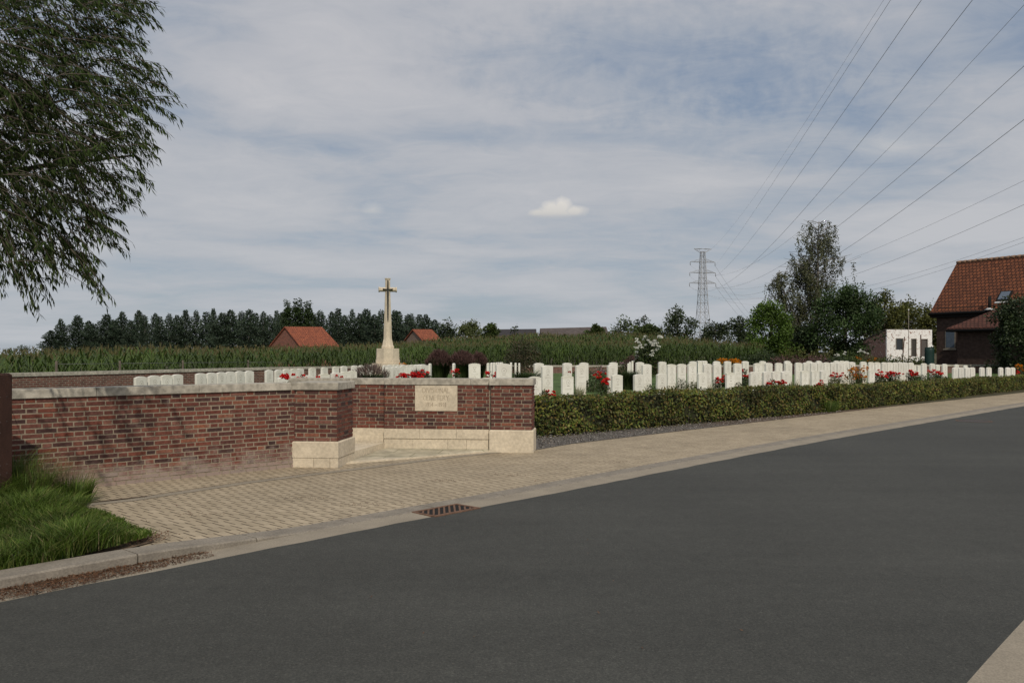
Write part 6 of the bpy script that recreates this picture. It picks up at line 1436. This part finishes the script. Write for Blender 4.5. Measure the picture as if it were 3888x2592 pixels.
# ---------------------------------------------------------------- willow
wil_m = leafmat('willow_leaf', [(0.0173, 0.031, 0.0063), (0.0288, 0.0485, 0.0108), (0.0442, 0.0681, 0.018), (0.0816, 0.1084, 0.0432)], .28, rough=.75, clump=.25, cscale=.9, spec=.12)
def willow():
    g = np.random.default_rng(5)
    r = empty('willow_tree', (-9.6, 10.6, 0), label='near willow whose dark narrow-leaved branches hang in from the upper left', cat='tree')
    # silhouette of the right-hand side: max px at py
    edge = [(-900, 420), (-300, 560), (0, 628), (60, 600), (160, 572), (210, 560), (260, 610), (330, 655), (372, 672), (480, 640), (560, 600), (640, 578), (680, 560), (760, 520), (830, 488), (910, 482), (950, 440), (1010, 420), (1080, 395), (1120, 380), (1150, 170), (1165, 150)]
    def emax(py):
        for (a, b), (c, d) in zip(edge, edge[1:]):
            if py <= c: return b+(d-b)*(py-a)/(c-a)
        return 100
    def bottom(px):   # lowest py for given px
        B = [(-1500, 900), (-300, 1040), (-60, 1080), (0, 1085), (60, 1060), (130, 1120), (200, 1100), (300, 1030), (400, 1060), (430, 990), (500, 900), (600, 640), (700, 380)]
        for (a, b), (c, d) in zip(B, B[1:]):
            if px <= c: return b+(d-b)*(px-a)/(c-a)
        return 300
    root = Vector((0, 0, 0)); O = Vector(r.location); mb = MB()
    trunk = [Vector((0, 0, -.3)), Vector((.05, 0, 1.2)), Vector((.2, -.1, 2.4)), Vector((.3, -.15, 3.6)), Vector((.25, 0, 5.4)), Vector((.1, .1, 7.5))]
    mb.tube(trunk, [.42, .36, .32, .26, .17, .05], 10)
    limbs = []
    for k in range(34):
        f = g.uniform(1.8, 5); i = min(4, int(f)); s = trunk[i].lerp(trunk[i+1], f-i)
        if k < 20: e = Vector((g.uniform(2.2, 4.8), g.uniform(-1.4, .9), g.uniform(3.0, 8.0)))
        else: a = g.random()*6.28; e = Vector((math.cos(a)*3.0-1.0, math.sin(a)*3., g.uniform(3.5, 8.5)))
        m_ = s.lerp(e, .5)+Vector((0, 0, .5)); mb.tube([s, s.lerp(m_, .5)+Vector((0, 0, .1)), m_, m_.lerp(e, .5)+Vector((0, 0, .06)), e], [.11, .08, .05, .03, .012], 6); limbs.append((s, m_, e))
    Vs = []; tw = MB(); n_t = 0
    def shoot(tip, dirv, ln, k, big=1.):
        """shoot ending at tip"""
        nonlocal n_t
        d = Vector(dirv).normalized(); pts = []
        for i in range(6):
            u = i/5; p = tip-d*ln*(1-u); p = p+Vector((0, 0, .16*ln*(1-(u-.15)**2*1.3)))-Vector((0, 0, .10*ln)); pts.append(p)
        tw.tube(pts, [.005, .0045, .004, .003, .0025, .0015], 3)
        arr = np.array([tuple(p) for p in pts]); u = np.sort(g.random(k)); f = u*5; i = np.minimum(4, f.astype(int)); base = arr[i]*(1-(f-i))[:, None]+arr[i+1]*(f-i)[:, None]
        tang = unit(arr[i+1]-arr[i]); side = unit(np.cross(tang, [0, 0, 1.])); sg = np.where(np.arange(k) % 2 == 0, 1., -1.)[:, None]
        av = tang*.5+side*sg*g.uniform(.1, .7, (k, 1))+np.array([0, 0, -1.])*g.uniform(.2, 1.1, (k, 1))+g.normal(0, .12, (k, 3))
        nv = np.array([0, 0, 1.])+g.normal(0, .5, (k, 3)); Ls = g.uniform(.07, .125, k)*big
        Vs.append(leaves(base, av, Ls, g.uniform(.014, .021, k)*big, up=nv, fold=.25))
        n_t += 1
    cen = Vector(P(-420, 250, 9.8))-O
    N_SH = 1900
    made = 0
    while made < N_SH:
        px = g.uniform(-260, 690); py = g.uniform(-120, 1150)
        if px > emax(py)+g.normal(0, 10) or py > bottom(px): continue
        # thinner towards the lower edge
        eR = emax(py)-px; eB = bottom(px)-py; ed = min(eR, eB*.8)
        if ed < 60 and g.random() < .5: continue
        if ed < 190 and g.random() < .5: continue
        # sky holes
        hv = math.sin(px*.021+1.3)*math.sin(py*.017+.4)+.5*math.sin(px*.05+py*.03)
        hv2 = math.sin(px*.063+py*.041)*math.sin(py*.055-px*.02+1.)
        if (hv > .42 or hv2 > .52) and g.random() < .9: continue
        Y = 9.6+g.normal(0, .75); tip = Vector(P(px, py, Y))-O
        d = tip-cen; d.normalize(); d = Vector((max(.22, max(.15, d.x)+g.normal(0, .38)), g.normal(0, .4), d.z*.55-.05+g.normal(0, .5)-.5*max(0, (py-650)/500)))
        if py < 600: d.z = max(d.z, -.45)
        shoot(tip, d, g.uniform(.25, .52), int(g.uniform(14, 24))); made += 1
    # deliberate outer sprays, as on the outline (tip px, py, direction)
    for px, py, ax_, az2 in [(628,20,1,.05),(615,60,1,-.25),(570,150,1,.05),(575,165,1,-.15),(655,247,1,.15),(635,310,1,-.35),(700,365,1,.2),(685,435,1,-.35),(650,500,1,-.5),(612,535,1,-.3),(610,575,1,-.1),(588,610,1,-.3),(590,680,1,.1),(555,720,1,-.3),(545,765,1,-.2),(525,640,1,-.5),(470,830,1,-.25),(478,835,1,-.4),(505,905,1,-.3),(498,940,1,-.35),(430,1110,.8,-.9),(436,1120,.9,-.5),(405,1140,.5,-.9),(350,1060,.7,-.8),(300,1010,.7,-.6),(205,1140,.5,-1),(150,1165,.4,-1),(130,1130,.4,-1),(105,1080,.4,-1),(22,1105,.4,-1),(30,1050,.5,-1),(215,1010,.5,-1),(180,960,.5,-1),(250,1040,.6,-1)]:
        for q_ in range(4):
            Y = 9.3+g.normal(0, .35); tip = Vector(P(px-q_*16, py-q_*10+g.normal(0, 8), Y))-O; shoot(tip, (ax_, g.normal(0, .15), az2+g.normal(0, .08)), g.uniform(.55, .8), int(g.uniform(20, 28)))
    # crown outside the frame
    made = 0
    while made < 620:
        v = g.normal(size=3); v /= np.linalg.norm(v); v *= g.random()**.4; p = Vector((v[0]*3.4-.6, v[1]*3.4, 6.0+v[2]*3.6)); w_ = p+O
        if w_.y > 0: 
            px = HX+w_.x/w_.y*F; py = HZ-(w_.z-EYE)/w_.y*F
            if px > -60 and py > -200: continue
        d = Vector((v[0], v[1], v[2]*.3-.5)); shoot(p, d, .8, 18, 1.9); made += 1
    mb.build('trunk', bark, r); tw.build('twigs', bark, r); V, Fq = joinVF(Vs); np_mesh('foliage', V, Fq, wil_m, r)
willow()

# ---------------------------------------------------------------- grass verge
gr_m = leafmat('grass_blade', [(0.0339, 0.0648, 0.0065), (0.0581, 0.1058, 0.0108), (0.0847, 0.1458, 0.0173), (0.1149, 0.1728, 0.0302), (0.1693, 0.1728, 0.054)], .35, clump=.4, cscale=2.8)
gdry = leafmat('dry_grass', [(.16, .13, .065), (.22, .18, .10), (.12, .11, .05)], .25)
def pip(x, y, poly):
    c = False; j = len(poly)-1
    for i in range(len(poly)):
        xi, yi = poly[i]; xj, yj = poly[j]
        if (yi > y) != (yj > y) and x < (xj-xi)*(y-yi)/(yj-yi)+xi: c = not c
        j = i
    return c
def grass():
    pts = []; g = np.random.default_rng(3)
    while len(pts) < 52000:
        x = g.uniform(-8.2, -3.1); y = g.uniform(3.0, 11.)
        if x/y > -.30 or x/y < -.72 or not pip(x, y, vpoly): continue
        # keep clear of the brick wall
        pts.append((x, y))
    A_ = np.array(pts); n = len(A_)
    dist = np.array([min(math.hypot(x-px, y-py) for px, py in [(-4.15, 8.6), (-3.85, 8.22), (-3.55, 7.85), (-3.35, 7.6), (-3.12, 7.36), (-3.0, 7.1), (-4.45, 8.85), (-4.75, 9.1), (-5.02, 9.4), (-5.3, 9.7)]) for x, y in pts])
    dl = (A_ - np.array([-5.85, 9.72])); wd = np.abs(dl[:, 0]*dn.y-dl[:, 1]*dn.x)       # distance to wall line
    hh = .10+.10*g.random(n)+.05*np.sin(A_[:, 0]*5)*np.sin(A_[:, 1]*4.)
    hh *= 1+.5*np.sin(A_[:, 0]*2.7+1.)*np.sin(A_[:, 1]*3.3)
    hh += .26*np.clip(1-wd/1.3, 0, 1)*g.random(n)
    hh *= np.clip(dist/.6, .28, 1)
    zb = .02+.05*np.clip((9.-A_[:, 1])/1.5, 0, 1)
    a = g.random(n)*6.28; lean = hh*g.uniform(.2, 1.15, n); base = np.stack([A_[:, 0], A_[:, 1], zb], 1)
    dv = np.stack([np.cos(a), np.sin(a), 0*a], 1); mid = base+dv*(lean*.35)[:, None]+np.array([0, 0, 1.])*(hh*.65)[:, None]; tip = base+dv*lean[:, None]+np.array([0, 0, 1.])*(hh*.95)[:, None]
    w_ = g.uniform(.005, .010, n)[:, None]; sd_ = np.stack([-np.sin(a+g.normal(0, 1, n)), np.cos(a), 0*a], 1)*w_*.5
    V = np.stack([base-sd_, base+sd_, mid+sd_*.8, mid-sd_*.8, tip+sd_*.1, tip-sd_*.1], 1).reshape(-1, 3); b = (np.arange(n)*6)[:, None]
    Fq = np.concatenate([b+np.array([0, 1, 2, 3]), b+np.array([3, 2, 4, 5])], 0)
    mi = np.tile((g.random(n) < .03).astype(int), 2)
    o = np_mesh('grass', V, Fq, [gr_m, gdry], mi=mi); tag(o, 'rough green grass on the verge at the foot of the brick wall', 'grass', kind='stuff')
grass()
# tall weeds by the wall
WD = [(-5.05, 9.60, .8, .46, gdry, 'tall dry seeding grass stems against the left wall'), (-5.35, 9.2, .8, .5, gr_m, 'tall green weed clump at the end of the left wall'), (-4.82, 9.3, .55, .34, gr_m, 'green weed clump where the pavement begins'), (-5.62, 9.45, .8, .66, gr_m, 'tallest green weeds right of the brown post'), (-5.75, 9.2, .8, .6, gdry, 'tall dry weeds behind the brown post'), (-5.0, 8.75, .7, .30, gr_m, 'broad green tuft in the middle of the verge'), (-5.5, 8.7, .8, .42, gr_m, 'long green tuft in front of the brown post'), (-5.25, 9.5, .7, .62, gdry, 'dry feathery weeds right against the left wall end'), (-4.6, 8.7, .6, .24, gr_m, 'low tuft near the pavement edge of the verge'), (-4.9, 8.1, .8, .28, gr_m, 'wide tuft halfway down the verge'), (-4.5, 7.6, .8, .26, gr_m, 'green tuft near the kerb'), (-5.2, 7.7, .9, .30, gr_m, 'green tuft at the left edge near the kerb'), (8.95, 23.95, .9, .42, gr_m, 'green weeds growing in the gap between the two hedges')]
for k, (x, y, w, hh, m, d) in enumerate(WD):
    plant('weed_clump', d, 'weeds', x, y, .02, 'grass', w, hh, m, n=420 if m is gr_m else 260, lw=.007 if m is gr_m else .004, seed=400+k)
# leaf litter in the gutter and at the verge corner
def litter_fn():
    g = np.random.default_rng(9); pp = []
    for _ in range(13000):
        u = g.random(); i = None
        x = -4.4+2.05*u; k = min(range(len(EC)), key=lambda q: abs(EC[q].x-x)) if False else None
        pp.append((x, g.random()))
    P_ = []
    exs = np.array([e.x for e in EC])
    for x, v in pp:
        i = int(np.searchsorted(exs, x)); i = max(1, min(len(EC)-2, i)); n = nrm(i); c = EC[i]
        f = (x+4.4)/2.05; wmax = .30*(1-abs(f-.55)*.8); dens = .25+.75*math.exp(-((f-.62)/.25)**2)
        if g.random() > dens: continue
        off = .30-wmax*v**1.4-.01; P_.append((x+n.x*off, c.y+(x-c.x)*1.09+n.y*off, .006+.018*g.random()*dens))
    for _ in range(900): x = g.normal(-3.26, .11); y = g.normal(7.42, .10); P_.append((x, y, .03+.03*g.random()))
    for (bx, by) in ((-.85, 10.9), (.05, 11.4), (-1.6, 9.2), (-2.35, 9.6), (-3.2, 8.6), (1.6, 12.8)):
        for _ in range(55): P_.append((bx+g.normal(0, .16), by+g.normal(0, .06), .016+.01*g.random()))
    for _ in range(90):    # specks on the road
        t = g.random()*16; o_ = -g.random()*4.8; P_.append((-2.6+t*.676-o_*.737, 6.6+t*.737+o_*.676, .010))
    for _ in range(260):   # scattered over the pavement
        t = g.random()*7; o_ = .6+g.random()**1.6*3.2; x = -2.6+t*.676-o_*.737; y = 6.6+t*.737+o_*.676; P_.append((x, y, .016))
    pos = np.array(P_); n = len(pos); av = g.normal(size=(n, 3)); av[:, 2] *= .25; nv = np.array([0, 0, 1.])+g.normal(0, .35, (n, 3))
    V, Fq = leaves(pos, av, g.uniform(.014, .034, n), g.uniform(.004, .009, n), up=nv, fold=.2)
    tag(np_mesh('leaf_litter', V, Fq, litter), 'brown dry leaf litter gathered in the gutter and at the verge corner', 'leaf litter', kind='stuff')
litter_fn()
# gravel pebbles before the hedge
def pebbles():
    g = np.random.default_rng(13); P_ = []
    for _ in range(3500):
        x = .5+g.random()**1.6*9; yl = np.interp(x, [.3, 1.09, 2.34, 9.33], [14.4, 15.45, 16.75, 23.9]); yh = edgeY(x)+.2
        P_.append((x, yl+.03+(yh-yl)*g.random(), 0))
    pos = np.array(P_); n = len(pos); fr = (pos[:, 1]-np.interp(pos[:, 0], [.3, 1.09, 2.34, 9.33], [14.4, 15.45, 16.75, 23.9]))/2.; pos[:, 2] = .02+.04*fr
    V, Fq = leaves(pos, np.concatenate([g.normal(size=(n, 2)), .1*g.normal(size=(n, 1))], 1), g.uniform(.015, .045, n), g.uniform(.012, .03, n), up=np.array([0, 0, 1.])+g.normal(0, .5, (n, 3)), fold=.3)
    m = leafmat('pebble', [(.12, .11, .10), (.22, .21, .19), (.32, .30, .28), (.13, .08, .05)], 0., clump=.1); tag(np_mesh('gravel', V, Fq, m), 'loose grey gravel and debris at the foot of the hedge', 'gravel', kind='stuff')
pebbles()
# drain grate in the gutter
exs = [e.x for e in EC]
gi = min(range(len(EC)), key=lambda k: abs(EC[k].x+.67)); c = EC[gi]; n_ = nrm(gi); d_ = Vector((n_.y, -n_.x))
r = empty('drain_grate', (c.x, c.y, 0), label='rusty iron drain grate set in the gutter', cat='drain')
T = Matrix(((d_.x, n_.x, 0, 0), (d_.y, n_.y, 0, 0), (0, 0, 1, 0), (0, 0, 0, 1)))
mb = MB(); mb.box(-.30, -.02, -.04, .30, .30, .0075, T=T); mb.build('pit', dark, r)
mb = MB()
for a in ((-.33, -.045, -.03, .33, -.0, .014), (-.33, .295, -.03, .33, .325, .014), (-.33, .0001, -.03, -.295, .2949, .013), (.295, .0001, -.03, .33, .2949, .013)): mb.box(*a, T=T)
mb.build('frame', rust, r)
mb = MB()
for k in range(13):
    x = -.55+.075*k; t0 = max(0, -.29-x); t1 = min(.27, .262-x)
    if t1-t0 < .03: continue
    y0, y1 = t0/.27*.294, t1/.27*.294
    V = [T @ Vector(p) for z in (-.03, .011) for p in ((x+t0, y0, z), (x+t0+.028, y0, z), (x+t1+.028, y1, z), (x+t1, y1, z))]
    mb.add(V, [(0,3,2,1),(4,5,6,7),(0,1,5,4),(1,2,6,5),(2,3,7,6),(3,0,4,7)])
mb.build('bars', rust, r)
# manhole cover in the road
r = empty('manhole_cover', (11.4, 20.8, 0), label='round iron manhole cover in the road at the right', cat='manhole cover')
mb = MB(); mb.lathe([(.36, -.02), (.36, .006), (.34, .007)], 28); mb.build('cover', mat('cast_iron', (.05, .042, .036), .6, .2, 20.), r)
mb = MB()
for k in range(28):
    a, b = 2*math.pi*k/28, 2*math.pi*(k+1)/28
    mb.add([(.37*math.cos(a), .37*math.sin(a), .009), (.41*math.cos(a), .41*math.sin(a), .009), (.41*math.cos(b), .41*math.sin(b), .009), (.37*math.cos(b), .37*math.sin(b), .009)], [(0, 1, 2, 3)])
mb.build('rim', rust, r)
